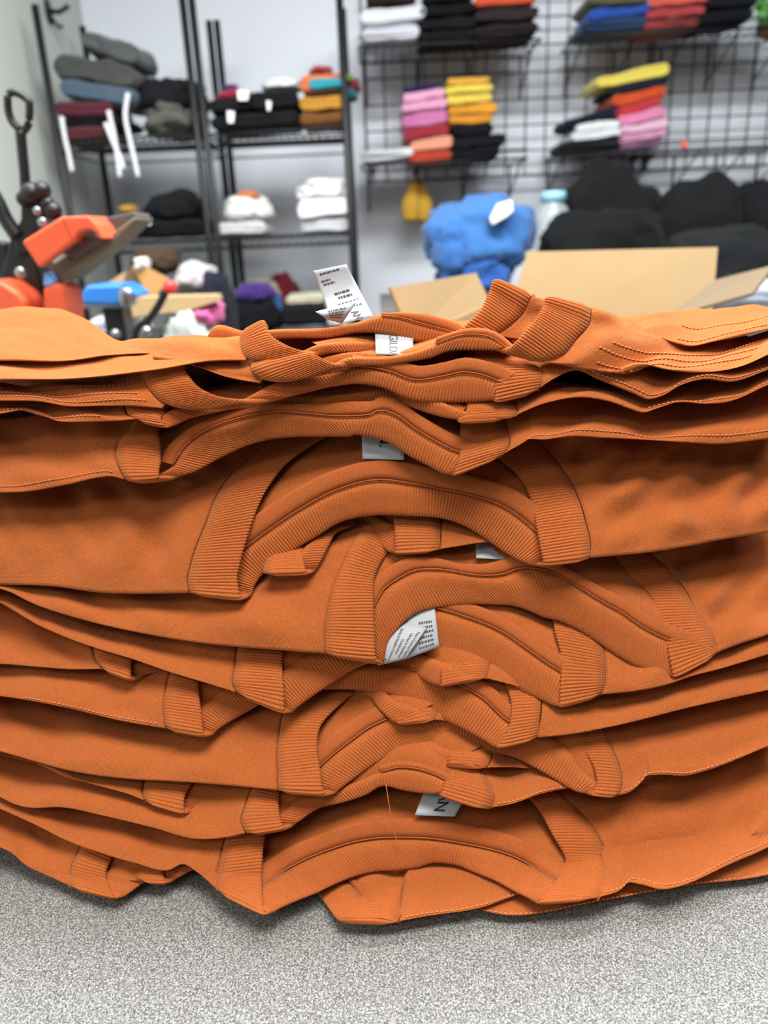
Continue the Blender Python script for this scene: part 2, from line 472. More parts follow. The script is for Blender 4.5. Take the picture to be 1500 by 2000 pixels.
def shirt(key, note, fl, bk, fr, left=None, right=None, off=0.0, tape=(0, 0), inner=None, tape_px=36, stitches=(), rise=1.0):
    """fl / bk / fr: stations (seam x, seam y, free-edge x, free-edge y, depth) down the near-left front rib,
    along the back neck, up the right front rib; left / right: (hidden top line, lower edge line) of the body panels"""
    k = SHIRT_N[0]; SHIRT_N[0] += 1
    ZMIN[0] = {'Q': 0.026, 'S': 0.013, 'T': 0.005, 'U': 0.001}.get(key, 0.04 if key in 'OP' else 0.003)
    fl, bk, fr = six(fl, off), six(bk, off), six(fr, off)
    allst = fl + bk + fr
    ref = onstack(np.array([p[2] for p in allst]), np.array([p[3] for p in allst]), np.array([p[5] for p in allst]))
    org = (0.02, float(ref[:, 1].mean()) + 0.1, float(ref[:, 2].min()))
    word = ORD[k]
    lab = 'orange t-shirt, %s stack, %s' % (word + ' of' if word in ('topmost', 'lowest', 'lowest but one') else word + ' from top of', note)
    t = thing('t_shirt', org, lab, 't-shirt', 'orange t-shirts in the tall stack')
    SHIRTS[key] = t
    strip('collar', t, allst, M_RIB)
    rows = []
    for side, pn, st in (('L', left, fl), ('R', right, fr)):
        if not pn: continue
        top, bot = pn[0], pn[1]
        if st:
            sq = st if side == 'L' else st[::-1]
            seam = []
            for p in sq:
                dx, dy = p[2] - p[0], p[3] - p[1]
                q = math.hypot(dx, dy) + 1e-6
                seam.append((p[0] + dx / q * 7, p[1] + dy / q * 7, p[4] + 0.0018))
        else:
            seam = [top[-1] if len(top[-1]) == 3 else (*top[-1], 0.05), bot[-1] if len(bot[-1]) == 3 else (*bot[-1], 0.0)]
        top = [(p[0], p[1], (p[2] if len(p) > 2 else 0.05) + off) for p in top]
        bot = [(p[0], p[1], (p[2] if len(p) > 2 else 0.0) + off) for p in bot]
        o, P, Nn = panel('front_panel', t, top, bot, seam, 100 * k + (7 if side == 'R' else 3), **(pn[2] if len(pn) > 2 else {}))
        for s in stitches:
            if s[0] == side: rows.append((P, Nn) + tuple(s[1:]))
    if rows: stitch_rows(t, rows)
    if inner is None: inner = (0, len(bk) - 1)
    if inner[1] >= len(bk) - 3: inner = (inner[0], len(bk) - 1)
    if tape[1] >= len(bk) - 3 and tape[1] > 0: tape = (tape[0], len(bk) - 1)
    if bk and inner:
        a = cat_rom(np.array(bk[inner[0]:inner[1] + 1], float), 70)
        d = a[:, :2] - a[:, 2:4]
        d /= np.linalg.norm(d, axis=1, keepdims=True) + 1e-6
        ramp = np.clip((np.linspace(0, 1, 70) - 0.58) * 4, 0.02, 1) if key == 'A' else np.ones(70)
        rws = []
        for o_px, dd in ((-8, 0.0015), (12 * rise, 0.002), (45 * rise, 0.005), (100 * rise, 0.025), (150 * rise, 0.06)):
            rws.append(onstack(a[:, 0] + d[:, 0] * o_px * ramp, a[:, 1] + d[:, 1] * o_px * ramp, a[:, 4] + dd))
        rws.append(rws[-1] + np.stack([0 * rws[-1][:, 0], 0 * rws[-1][:, 0] + 0.2, -0.09 * np.clip((rws[-1][:, 2] - TZ) / 0.35, 0, 1.1)], 1))
        rws.append(rws[-1] + (0, 0.002, -0.03))
        A = np.stack(rws, 1)
        A[..., 2] = np.maximum(A[..., 2], TZ + 0.001)
        lu = np.concatenate([[0], np.cumsum(np.linalg.norm(np.diff(A[:, 1], axis=0), axis=1))])
        lv = np.concatenate([np.zeros((70, 1)), np.cumsum(np.linalg.norm(np.diff(A, axis=1), axis=2), axis=1)], 1)
        bo = mesh_obj('back_panel', A.reshape(-1, 3), grid_faces(70, A.shape[1]), M_JERSEY, t, np.stack([np.repeat(lu[:, None], A.shape[1], 1), lv], 2).reshape(-1, 2))
        md = bo.modifiers.new('smooth', 'SUBSURF'); md.levels = 1; md.render_levels = 2
    if tape[1] > tape[0]:
        a = cat_rom(np.array(bk[tape[0]:tape[1] + 1], float), 40)
        d = a[:, :2] - a[:, 2:4]
        d /= np.linalg.norm(d, axis=1, keepdims=True) + 1e-6
        if key == 'A': d = d * np.clip(np.linspace(0, 1, 40) * 2.2, 0.15, 1)[:, None]
        st = [(p[0] + q[0] * 2, p[1] + q[1] * 2, p[0] + q[0] * tape_px, p[1] + q[1] * tape_px, p[4] - 0.0008, p[4] + 0.0014) for p, q in zip(a, d)]
        tp = strip('neck_tape', t, st, M_TAPE, 0.0013, False, 6)
        sp = onstack(a[:, 0] + d[:, 0] * 1.5, a[:, 1] + d[:, 1] * 1.5, a[:, 4] - 0.0016)
        V, Fc = tube_verts(sp, 0.00045, 6)
        mesh_obj('seam_cord', V, Fc, M_TAPE, t)
    return t

# ---- from the top of the stack downwards
shirt('A', 'care tag standing up from its neck',
  [], [(405,660,400,690,.05),(420,637,415,680,.045),(477,646,470,680,.04),(550,643,550,662,.035),(640,640,640,660,.032),(700,629,700,650,.03),(745,616,735,650,.03),
       (780,620,775,658,.03),(820,632,813,668,.029),(872,646,862,666,.028),(925,662,890,652,.024)],
  [(965,655,915,629,.022),(990,640,938,605,.024),(1020,612,955,570,.030),(1040,580,968,548,.036),(1048,592,980,562,.05)],
  left=([(-300,600,.16),(0,605,.16),(60,600,.16),(130,607,.15),(170,622,.14),(200,650,.12),(240,668,.10),(330,668,.08),(400,662,.07)],
        [(-300,705,.03),(0,705,.03),(100,705,.03),(235,692,.03),(400,690,.03)]),
  right=([(1560,592,.16),(1500,597,.15),(1407,601,.14),(1348,604,.13),(1313,613,.12),(1236,627,.10),(1150,625,.08),(1080,600,.06),(1048,590,.05)],
         [(1560,630,.03),(1500,643,.03),(1393,667,.025),(1348,675,.025),(1319,669,.025),(1273,656,.025),(1200,672,.025),(1060,668,.022),(965,655,.022)]),
  rise=0.1, inner=(1, 9), tape=(6, 9), tape_px=22, stitches=[('R', .55, .55, 0, .42), ('R', .86, .86, 0, .42)])

shirt('B', 'rib peaking beside a smooth plain shoulder',
  [(478,645,525,640,.034),(470,655,517,627,.026),(470,675,530,655,.018),(478,695,555,672,.013)],
  [(510,704,590,685,.010),(560,700,622,690,.012),(620,674,650,690,.016),(680,667,690,689,.020),(735,668,735,688,.030),(800,660,800,680,.034),(880,645,880,670,.036),(950,640,940,660,.038)],
  [(1010,660,950,660,.03),(1050,640,1000,655,.028),(1060,620,1010,625,.035)],
  left=([(-300,694,.12),(0,682,.11),(150,674,.10),(240,669,.08),(330,666,.06),(420,655,.045),(470,656,.03)],
        [(-300,750),(0,742),(150,738),(300,722,.004),(400,706,.008),(482,703,.011)]), rise=0.15, inner=(2, 7))

shirt('C', 'double-stitched shoulder below its peaked rib',
  [(520,700,590,690,.022),(495,706,600,688,.014),(490,716,610,690,.009),(508,738,625,698,.005)],
  [(560,746,648,708,.004),(630,722,680,712,.007),(690,697,705,714,.010),(740,697,740,714,.012),(800,689,800,706,.012),(850,672,840,699,.012),(905,655,890,684,.012),(950,657,945,684,.010),(990,680,972,684,.007)],
  [(1030,702,995,677,.004),(1070,705,1010,665,.002),(1098,694,1028,643,.003),(1125,662,1050,615,.008),(1150,632,1062,596,.014),(1157,604,1069,583,.020),(1168,612,1082,600,.036)],
  left=([(300,690,.04),(400,695,.03),(470,700,.024),(520,703,.022)], [(300,700,.02),(375,712,.012),(440,735,.008),(508,748,.006)], dict(nu=30)),
  right=([(1560,630,.08),(1500,645,.075),(1400,671,.06),(1350,676,.055),(1290,663,.045),(1240,642,.04),(1200,616,.036),(1168,610,.036)],
         [(1560,665),(1500,693),(1447,715),(1367,727),(1300,720),(1249,710),(1228,714),(1207,724),(1150,722),(1100,712),(1035,703,.004)]),
  rise=0.2, inner=(2, 8), tape=(5, 8), tape_px=14, stitches=[('R', .33, .40, 0, .86), ('R', .62, .66, 0, .86), ('R', .5, .5, 0, .9)])

shirt('D', 'long curled rib under the plain shoulder',
  [(270,712,352,700,.032),(277,722,357,701,.020),(281,740,362,722,.014),(292,760,380,748,.008),(318,785,410,768,.004)],
  [(370,800,460,779,.003),(450,790,530,781,.006),(540,748,590,769,.010),(620,730,645,756,.013),(700,717,705,750,.014),(760,726,750,758,.013),(810,743,800,779,.011),(860,737,850,786,.009),(907,728,900,786,.007),(940,733,935,784,.005),(985,750,958,782,.003)],
  [(1050,761,966,780,0),(1058,742,967,757,.002),(1056,726,962,730,.006),(1045,711,940,711,.012),(1025,700,900,702,.022)],
  left=([(-300,762,.05),(0,752,.04),(100,746,.034),(183,736,.03),(233,727,.03),(277,715,.03)], [(-300,790),(0,782),(67,783),(133,793),(200,792),(240,792),(318,797,.003)]),
  right=([(1560,650,.06),(1500,675,.06),(1400,700,.05),(1300,700,.045),(1220,690,.04),(1130,690,.03),(1045,700,.022)],
         [(1560,700,.002),(1500,722,.002),(1430,745),(1380,740),(1330,752),(1290,774),(1268,779),(1240,768),(1170,740,.004),(1125,722,.006),(1090,735,.003),(1050,760)]),
  rise=0.3, inner=(2, 9), tape=(3, 9), tape_px=30, stitches=[('L', .35, .3, 0, .96), ('L', .78, .82, 0, .97), ('L', .6, .6, 0, .97), ('R', .93, .90, 0, .8)])

shirt('E', 'squeezed thin with short rib ends',
  [(252,775,332,785,.02),(245,790,325,802,.010),(250,808,315,817,.004),(275,820,328,832,.002)],
  [(300,814,340,831,.006),(340,800,370,818,.010),(400,788,420,806,.013),(467,778,480,797,.016),(567,772,580,797,.020),(690,768,700,793,.022),(745,758,752,785,.022),(800,765,800,795,.017),(850,780,850,811,.010),(905,802,890,819,.004)],
  [(1005,812,899,819,0),(1009,800,908,805,.003),(1006,785,912,790,.008),(995,765,905,770,.020)],
  left=([(-300,790,.05),(0,772,.045),(100,775,.04),(180,782,.03),(252,778,.02)], [(-300,818),(0,807),(50,800),(83,810),(117,823),(173,824),(233,821),(272,817,.002)]),
  right=([(1560,700,.06),(1500,715,.05),(1400,735,.045),(1300,750,.04),(1200,750,.035),(1100,750,.03),(1000,762,.02)],
         [(1560,728),(1500,752),(1420,785),(1380,788),(1327,784),(1287,796),(1257,805),(1233,798),(1193,784),(1127,776),(1070,786),(1006,811)]),
  rise=0.3, inner=(1, 9), stitches=[('L', .8, .85, 0, .9), ('R', .86, .84, 0, .55)])

shirt('F', 'wavy deep rib over a grey label',
  [(268,805,330,815,.036),(255,835,311,840,.024),(233,863,314,870,.014),(228,893,314,900,.007),(235,915,311,918,.002),(250,938,312,932,0)],
  [(262,940,330,933,.006),(300,930,355,928,.010),(340,908,383,920,.012),(355,880,433,893,.014),(380,855,483,870,.015),(410,837,520,860,.016),(467,817,560,855,.016),(533,805,600,853,.016),(600,808,650,853,.016),(650,813,680,853,.016),(717,812,705,850,.016),(743,802,735,856,.016),(773,811,765,868,.015),(810,838,795,888,.013),(850,862,835,909,.010),(885,880,862,923,.007),(930,890,880,927,.004)],
  [(977,890,885,926,0),(992,873,894,900,.002),(993,850,899,873,.008),(987,823,898,845,.016),(975,795,900,812,.028)],
  left=([(-300,835,.06),(0,815,.06),(100,812,.055),(180,812,.045),(262,812,.036)], [(-300,970),(0,962),(50,960),(127,947),(187,933),(213,930),(250,938)]),
  right=([(1560,700,.07),(1500,722,.07),(1400,745,.065),(1257,765,.06),(1190,760,.052),(1100,768,.042),(980,788,.028)],
         [(1560,850),(1500,857),(1400,867),(1333,863),(1267,858),(1183,855),(1117,852),(1060,858),(1033,857),(1015,868),(977,890)]),
  rise=0.5, inner=(2, 15), tape=(2, 15), tape_px=30, stitches=[('L', .93, .9, 0, .97), ('R', .9, .86, .02, .93)])

shirt('G', 'broad neck opening with wide ribs',
  [(560,835,700,830,.056),(490,895,627,858,.042),(450,930,563,903,.034),(422,973,523,953,.026),(405,1020,500,1000,.019),(388,1060,483,1050,.013),(375,1100,470,1097,.007),(368,1140,465,1140,.002),(373,1157,473,1169,0)],
  [(382,1156,482,1167,.006),(430,1118,498,1142,.013),(480,1070,520,1115,.018),(520,1040,560,1085,.020),(590,993,620,1047,.021),(660,957,670,1018,.021),(740,938,740,1006,.021),(800,945,800,1008,.021),(867,958,860,1012,.021),(933,972,907,1027,.020),(983,990,945,1050,.019),(1023,1017,980,1075,.017),(1065,1055,1015,1095,.012),(1130,1088,1050,1103,.005)],
  [(1150,1090,1060,1101,0),(1152,1060,1056,1075,.003),(1143,1020,1048,1033,.010),(1130,977,1040,993,.018),(1113,940,1022,945,.026),(1087,903,985,905,.034),(1055,868,930,870,.044),(1010,835,880,840,.056)],
  left=([(-300,900,.065),(0,905,.06),(150,895,.058),(300,880,.056),(430,860,.056),(560,838,.056)], [(-300,1140),(0,1142),(100,1145),(200,1158),(270,1160),(373,1158)], dict(amp=.009, ws=45.0)),
  right=([(1560,800,.065),(1500,800,.065),(1350,805,.06),(1200,800,.058),(1100,805,.056),(1010,837,.056)],
         [(1560,1030),(1500,1040),(1400,1056),(1350,1066),(1250,1081),(1150,1090)], dict(amp=.013, ws=62.0)),
  inner=(1, 12), tape=(1, 12), tape_px=40)

shirt('H', 'bunched ribs tucked under the broad neck',
  [(545,1030,605,1020,.046),(525,1080,592,1072,.022),(517,1120,602,1118,.007)],
  [(530,1119,611,1117,.012),(570,1098,628,1094,.016),(597,1068,642,1066,.021),(622,1043,657,1040,.028),(655,1015,690,1028,.036),(700,1000,708,1018,.042),(742,1010,724,1027,.036),(790,1042,745,1066,.027),(825,1062,762,1078,.021)],
  [(857,1073,772,1078,.018),(860,1050,771,1050,.022),(860,1020,769,1010,.030),(850,975,765,970,.050)],
  right=([(1150,1000,.06),(1050,1000,.06),(950,985,.055),(850,977,.05)], [(1150,1035,.03),(1050,1045,.025),(960,1057,.02),(900,1066,.018),(857,1073,.018)], dict(nu=30)), inner=(1, 7))

shirt('I', 'small curl of rib under broad neck',
  [], [(700,985,700,1000,.055),(790,985,790,1000,.050),(850,1000,837,1015,.042),(890,1025,860,1043,.036),(920,1042,877,1052,.031)],
  [(960,1040,883,1051,.028),(957,1022,881,1030,.034),(950,1000,880,1010,.046),(940,980,875,985,.06)],
  right=([(1150,1015,.06),(1050,1000,.06),(940,982,.06)], [(1150,1048,.035),(1050,1050,.032),(960,1046,.028)], dict(nu=24)), inner=None)

shirt('J', 'white care tag curling out below collar',
  [(745,985,835,1005,.048),(715,1020,790,1045,.036),(697,1047,760,1078,.027),(677,1087,740,1107,.020),(657,1133,730,1140,.013),(643,1183,730,1180,.007),(636,1235,732,1240,.002),(639,1276,737,1290,0)],
  [(648,1276,745,1294,.005),(700,1235,752,1280,.010),(735,1178,765,1245,.014),(750,1152,785,1220,.016),(780,1130,815,1197,.018),(810,1115,850,1187,.019),(840,1112,890,1182,.020),(880,1115,930,1180,.020),(915,1122,970,1181,.020),(950,1125,1000,1183,.020),(985,1122,1030,1192,.019),(1015,1111,1060,1205,.018),(1060,1113,1092,1213,.016),(1100,1129,1125,1228,.015),(1140,1153,1155,1246,.013),(1180,1178,1185,1267,.011),(1215,1197,1215,1286,.009),(1250,1222,1250,1304,.007),(1295,1246,1285,1314,.006),(1360,1268,1306,1320,.003)],
  [(1399,1275,1314,1319,0),(1396,1255,1305,1275,.003),(1383,1225,1295,1233,.008),(1361,1196,1284,1199,.014),(1340,1159,1265,1159,.021),(1313,1121,1233,1127,.028),(1271,1084,1199,1087,.036),(1215,1040,1145,1045,.050)],
  left=([(-300,1090,.055),(0,1105,.05),(150,1110,.05),(350,1105,.05),(550,1060,.05),(740,990,.048)], [(-300,1140,.003),(0,1150),(67,1180),(167,1212),(283,1238),(400,1257),(470,1264),(560,1271),(639,1277)]),
  right=([(1560,990,.055),(1500,1000,.055),(1400,1020,.05),(1300,1035,.05),(1215,1042,.05)], [(1560,1215),(1500,1240),(1450,1256),(1399,1275)], dict(nu=60, amp=.014, ws=60.0)),
  inner=(1, 18), tape=(1, 18), tape_px=30)

shirt('K', 'sharp rib corners beneath the care tag',
  [(480,1205,565,1205,.040),(466,1255,553,1258,.018),(460,1300,552,1308,.009),(456,1338,555,1350,.002),(466,1353,557,1391,0)],
  [(478,1354,566,1391,.005),(520,1332,580,1382,.009),(553,1311,600,1367,.012),(600,1282,640,1340,.015),(650,1250,690,1308,.018),(720,1215,745,1288,.022),(790,1195,800,1272,.024),(853,1190,840,1274,.022),(908,1205,900,1290,.020),(977,1233,965,1315,.017),(1029,1268,1015,1347,.012),(1070,1297,1055,1366,.008),(1135,1335,1082,1378,.003)],
  [(1172,1356,1092,1377,0),(1181,1334,1094,1340,.002),(1182,1296,1095,1282,.008),(1175,1257,1085,1240,.014),(1160,1215,1078,1205,.024),(1135,1170,1060,1165,.040)],
  left=([(-300,1150,.05),(0,1160,.05),(150,1185,.045),(300,1205,.042),(480,1208,.040)], [(-300,1160,.01),(-60,1160,.008),(7,1177,.004),(67,1217),(133,1247),(183,1265),(267,1290),(333,1313),(400,1333),(466,1354)]),
  right=([(1560,1180,.05),(1500,1190,.05),(1400,1210,.045),(1300,1200,.045),(1200,1170,.042),(1135,1172,.04)], [(1560,1258),(1500,1278),(1400,1308),(1350,1321),(1300,1338),(1240,1350),(1172,1357)]),
  inner=(1, 11), tape=(6, 11), tape_px=30)

shirt('L', 'crinkled short rib between two folds',
  [(190,1235,265,1255,.030),(183,1262,258,1285,.008),(190,1292,256,1308,.002),(202,1305,257,1327,0)],
  [(215,1307,266,1327,.006),(250,1297,285,1318,.010),(275,1290,300,1315,.012),(330,1285,345,1318,.018),(500,1270,500,1330,.032),(700,1260,700,1330,.036),(790,1265,795,1308,.024),(842,1285,832,1330,.012),(905,1308,856,1339,.004)],
  [(948,1323,862,1339,0),(952,1308,861,1318,.004),(955,1285,860,1292,.012),(950,1245,855,1250,.028)],
  left=([(-300,1190,.05),(0,1175,.05),(60,1190,.045),(120,1210,.04),(190,1238,.030)], [(-300,1295),(0,1297),(67,1302),(133,1307),(202,1306)], dict(nu=50)),
  right=([(1560,1240,.05),(1400,1270,.045),(1200,1270,.04),(1050,1250,.035),(950,1247,.028)], [(1560,1290,.004),(1500,1305,.006),(1350,1345,.008),(1200,1372,.01),(1100,1375,.01),(1040,1350,.006),(948,1324,.001)]),
  off=.006, inner=(1, 7))

shirt('M', 'one pointed and one rounded rib corner',
  [(350,1260,402,1275,.040),(335,1305,388,1322,.018),(325,1345,389,1355,.010),(320,1385,394,1395,.004),(328,1422,402,1436,0)],
  [(338,1423,412,1435,.005),(370,1402,425,1425,.010),(400,1378,445,1412,.013),(437,1347,480,1392,.016),(500,1325,530,1365,.020),(580,1305,600,1350,.024),(650,1298,650,1346,.026),(720,1298,715,1349,.026),(800,1308,785,1364,.024),(850,1318,830,1385,.021),(887,1334,862,1403,.017),(943,1365,905,1424,.012),(982,1402,945,1446,.008),(1025,1430,966,1458,.003)],
  [(1046,1440,972,1458,0),(1054,1402,996,1410,.003),(1056,1370,998,1372,.009),(1050,1335,986,1335,.018),(1035,1285,965,1290,.034)],
  left=([(-300,1270,.05),(0,1275,.05),(120,1285,.045),(240,1285,.042),(350,1262,.04)], [(-300,1350),(0,1360),(50,1367),(133,1383),(233,1407),(328,1424)]),
  right=([(1560,1250,.05),(1500,1262,.05),(1400,1290,.045),(1200,1310,.04),(1035,1287,.034)], [(1560,1335),(1500,1348),(1350,1381),(1200,1418),(1100,1436),(1046,1441)]),
  inner=(1, 12), tape=(8, 12), tape_px=30, stitches=[('L', .95, .95, .55, .98)])

shirt('N', 'only a small rib corner showing',
  [], [(560,1385,560,1405,.040),(660,1340,660,1360,.034),(725,1332,716,1358,.020),(772,1368,742,1387,.008),(822,1386,770,1410,.002)],
  [(850,1404,776,1411,0),(853,1390,774,1392,.004),(850,1370,772,1368,.012),(838,1335,762,1335,.03)],
  right=([(1100,1375,.05),(1000,1365,.05),(920,1350,.045),(840,1337,.03)], [(1100,1440,.03),(1000,1432,.025),(920,1418,.015),(850,1405)], dict(nu=24)), off=.012, inner=(1, 3))

shirt('O', 'arched collar between thick rib fronts',
  [(590,1325,735,1325,.050),(562,1370,672,1370,.030),(553,1395,640,1400,.022),(547,1427,623,1427,.016),(542,1467,620,1460,.010),(543,1507,625,1497,.004),(546,1543,638,1551,0)],
  [(555,1543,648,1550,.005),(600,1522,665,1540,.010),(630,1494,685,1525,.013),(653,1473,705,1510,.015),(687,1447,735,1490,.017),(720,1423,770,1473,.019),(757,1405,810,1461,.020),(850,1395,870,1459,.022),(950,1405,940,1468,.021),(1030,1420,1005,1480,.018),(1083,1443,1045,1500,.014),(1110,1467,1080,1520,.010),(1138,1505,1115,1541,.006),(1185,1540,1142,1549,.003)],
  [(1206,1553,1156,1548,0),(1213,1533,1165,1530,.002),(1211,1505,1160,1500,.006),(1197,1467,1140,1467,.012),(1177,1427,1120,1435,.020),(1145,1375,1090,1385,.038)],
  left=([(-300,1345,.055),(0,1350,.05),(150,1370,.05),(300,1385,.05),(450,1360,.05),(590,1328,.05)], [(-300,1440),(0,1468),(67,1487),(133,1505),(233,1520),(333,1526),(433,1533),(546,1544)]),
  right=([(1560,1310,.05),(1500,1320,.05),(1350,1355,.045),(1240,1378,.04),(1145,1377,.038)], [(1560,1435),(1500,1458),(1380,1505),(1340,1515),(1290,1513),(1260,1517),(1248,1532),(1228,1548),(1206,1554)]),
  inner=(1, 12), tape=(1, 6), tape_px=34, stitches=[('R', .97, .96, .3, .97)])

shirt('P', 'small dark rib corner below arched collar',
  [(295,1490,380,1500,.032),(283,1528,372,1535,.010),(280,1548,360,1560,.003),(284,1563,361,1587,0)],
  [(298,1563,372,1586,.005),(340,1550,395,1575,.010),(380,1530,430,1560,.014),(430,1515,475,1543,.018),(550,1500,560,1525,.030),(700,1475,700,1505,.034),(790,1452,800,1475,.024),(840,1455,835,1480,.014),(905,1475,868,1493,.008)],
  [(950,1498,875,1493,.005),(957,1485,877,1478,.008),(960,1466,874,1462,.016),(955,1435,868,1440,.03)],
  left=([(-300,1440,.05),(0,1455,.05),(100,1470,.045),(200,1490,.04),(295,1492,.032)], [(-300,1450,.02),(0,1475,.01),(100,1499,.004),(167,1527),(250,1551),(284,1564)], dict(nu=50)),
  right=([(1300,1440,.05),(1150,1440,.05),(1050,1440,.045),(955,1437,.03)], [(1300,1500,.03),(1150,1520,.025),(1060,1505,.02),(1000,1498,.008),(950,1499,.005)], dict(nu=30)), off=.004, inner=(1, 7))

shirt('Q', 'loose thread hanging from its collar',
  [(515,1485,565,1500,.036),(497,1530,546,1545,.016),(480,1572,545,1575,.007),(473,1605,548,1598,.002),(484,1626,557,1616,0)],
  [(498,1626,566,1614,.005),(545,1592,590,1600,.009),(580,1565,620,1580,.012),(640,1545,670,1567,.014),(700,1526,715,1552,.015),(745,1508,750,1535,.014),(780,1500,785,1543,.012),(815,1503,815,1548,.010),(850,1514,838,1550,.007),(900,1542,852,1549,.003)],
  [(958,1577,862,1548,0),(963,1560,866,1532,.002),(957,1535,873,1517,.007),(945,1512,876,1498,.014),(925,1475,872,1470,.030)],
  left=([(-300,1490,.055),(0,1480,.05),(120,1500,.05),(260,1520,.045),(400,1510,.04),(515,1488,.036)], [(-300,1520),(0,1557),(27,1570),(60,1578),(117,1577),(200,1593),(300,1617),(383,1639),(433,1637),(484,1627)]),
  right=([(1300,1480,.05),(1150,1490,.05),(1050,1490,.04),(925,1478,.03)], [(1300,1530,.03),(1150,1535,.016),(1080,1545,.006),(1050,1552,.002),(1000,1570),(958,1578)], dict(nu=40)),
  inner=(1, 8), tape=(5, 8), tape_px=14, stitches=[('R', .94, .94, .4, .97)])

shirt('S', 'wide taped collar and grey label',
  [(468,1555,535,1550,.042),(450,1605,520,1605,.024),(440,1640,517,1635,.015),(430,1683,513,1672,.008),(423,1718,512,1720,.003),(426,1738,518,1784,0)],
  [(440,1742,530,1782,.004),(480,1738,550,1772,.007),(515,1727,580,1759,.010),(550,1705,620,1743,.013),(600,1678,655,1727,.016),(640,1662,690,1713,.018),(690,1646,730,1703,.019),(760,1637,780,1700,.020),(800,1637,815,1695,.020),(850,1640,848,1686,.020),(900,1648,890,1690,.019),(950,1658,930,1706,.017),(1000,1673,970,1722,.014),(1040,1693,1005,1741,.011),(1083,1717,1030,1753,.007),(1130,1745,1044,1760,.003)],
  [(1165,1753,1052,1760,0),(1178,1742,1078,1728,.003),(1184,1715,1100,1692,.007),(1184,1683,1103,1675,.010),(1167,1633,1080,1633,.017),(1117,1570,1043,1570,.032),(1070,1530,1000,1530,.048)],
  left=([(-300,1520,.055),(0,1530,.05),(117,1550,.05),(250,1570,.045),(383,1590,.044),(468,1558,.042)], [(-300,1530,.004),(0,1580),(67,1610),(133,1643),(200,1667),(267,1687),(330,1700),(358,1688,.004),(383,1702),(426,1739)]),
  right=([(1560,1400,.06),(1500,1425,.06),(1380,1470,.055),(1250,1495,.05),(1150,1520,.05),(1070,1532,.048)], [(1560,1625),(1500,1655),(1400,1700),(1345,1725),(1290,1737),(1250,1727,.002),(1225,1724,.002),(1210,1738),(1165,1754)], dict(amp=.009, ws=45.0)),
  inner=(1, 14), tape=(1, 14), tape_px=40, stitches=[('R', .955, .955, 0, .98)])

shirt('T', 'rib corners peeking out onto the table',
  [(175,1600,245,1620,.028),(157,1655,217,1680,.010),(140,1695,208,1712,.004),(138,1730,226,1752,0)],
  [(152,1733,237,1751,.004),(190,1716,255,1742,.007),(215,1700,275,1728,.009),(240,1685,300,1712,.011),(280,1670,335,1694,.014),(400,1650,430,1685,.030),(550,1680,550,1715,.034),(620,1690,600,1725,.04),(655,1703,622,1747,.03),(690,1730,641,1773,.012),(722,1768,660,1796,.003)],
  [(776,1799,668,1797,0),(787,1773,678,1770,.004),(797,1740,703,1740,.016),(802,1708,717,1713,.034),(795,1665,725,1675,.06)],
  left=([(-300,1560,.05),(0,1570,.045),(80,1600,.035),(175,1602,.028)], [(-300,1600,.002),(0,1655),(20,1664),(50,1690),(100,1714),(138,1731)], dict(nu=50)),
  right=([(1200,1690,.04),(1050,1690,.04),(900,1680,.035),(795,1668,.03)], [(1200,1730,.012),(1080,1735,.004),(1010,1748),(950,1770),(850,1787),(776,1800)], dict(nu=50)),
  inner=(1, 9), tape=(8, 10), tape_px=10, stitches=[('R', .955, .955, .15, .98)])

shirt('U', 'stitched edge flat on the table',
  [(262,1690,320,1675,.024),(260,1705,318,1692,.012),(265,1713,320,1707,.006),(277,1719,325,1722,.002)],
  [(290,1718,333,1721,.006),(320,1702,352,1712,.010),(350,1690,375,1700,.013),(500,1690,500,1715,.030),(700,1690,700,1722,.030),(800,1680,800,1700,.024)],
  [(880,1688,840,1698,.04),(930,1706,890,1718,.04),(985,1712,945,1729,.04),(1020,1700,990,1715,.05)],
  left=([(60,1660,.03),(150,1680,.03),(262,1690,.024)], [(60,1690,.02),(150,1715,.01),(277,1720,.002)], dict(nu=24)),
  right=([(1560,1610,.05),(1500,1640,.045),(1300,1690,.04),(1150,1700,.035),(1020,1702,.02)], [(1560,1692),(1500,1709),(1350,1729),(1250,1746),(1130,1769),(1050,1785),(985,1787),(940,1778)], dict(amp=.001)),
  inner=None, stitches=[('R', .965, .965, .1, .99)])

ZMIN[0] = 0.003
# ------------------------------------------------------------------ labels sewn in the necks
def sheet(name, parent, corners, mat, bow=0.0, n=10, thick=0.00035):
    """small woven label from its four corners (x, y, depth), clockwise from the upper left"""
    c = np.array(corners, float)
    s = np.linspace(0, 1, n)
    G = np.zeros((n, n, 3))
    for i, a in enumerate(s):
        for j, b in enumerate(s):
            G[i, j] = (c[0] * (1 - a) + c[1] * a) * (1 - b) + (c[3] * (1 - a) + c[2] * a) * b
            G[i, j, 2] -= bow * math.sin(math.pi * b)
    P = onstack(G[..., 0], G[..., 1], G[..., 2])
    o = mesh_obj(name, P.reshape(-1, 3), grid_faces(n, n), mat, parent)
    md = o.modifiers.new('thickness', 'SOLIDIFY'); md.thickness = thick; md.offset = 0
    return o, P

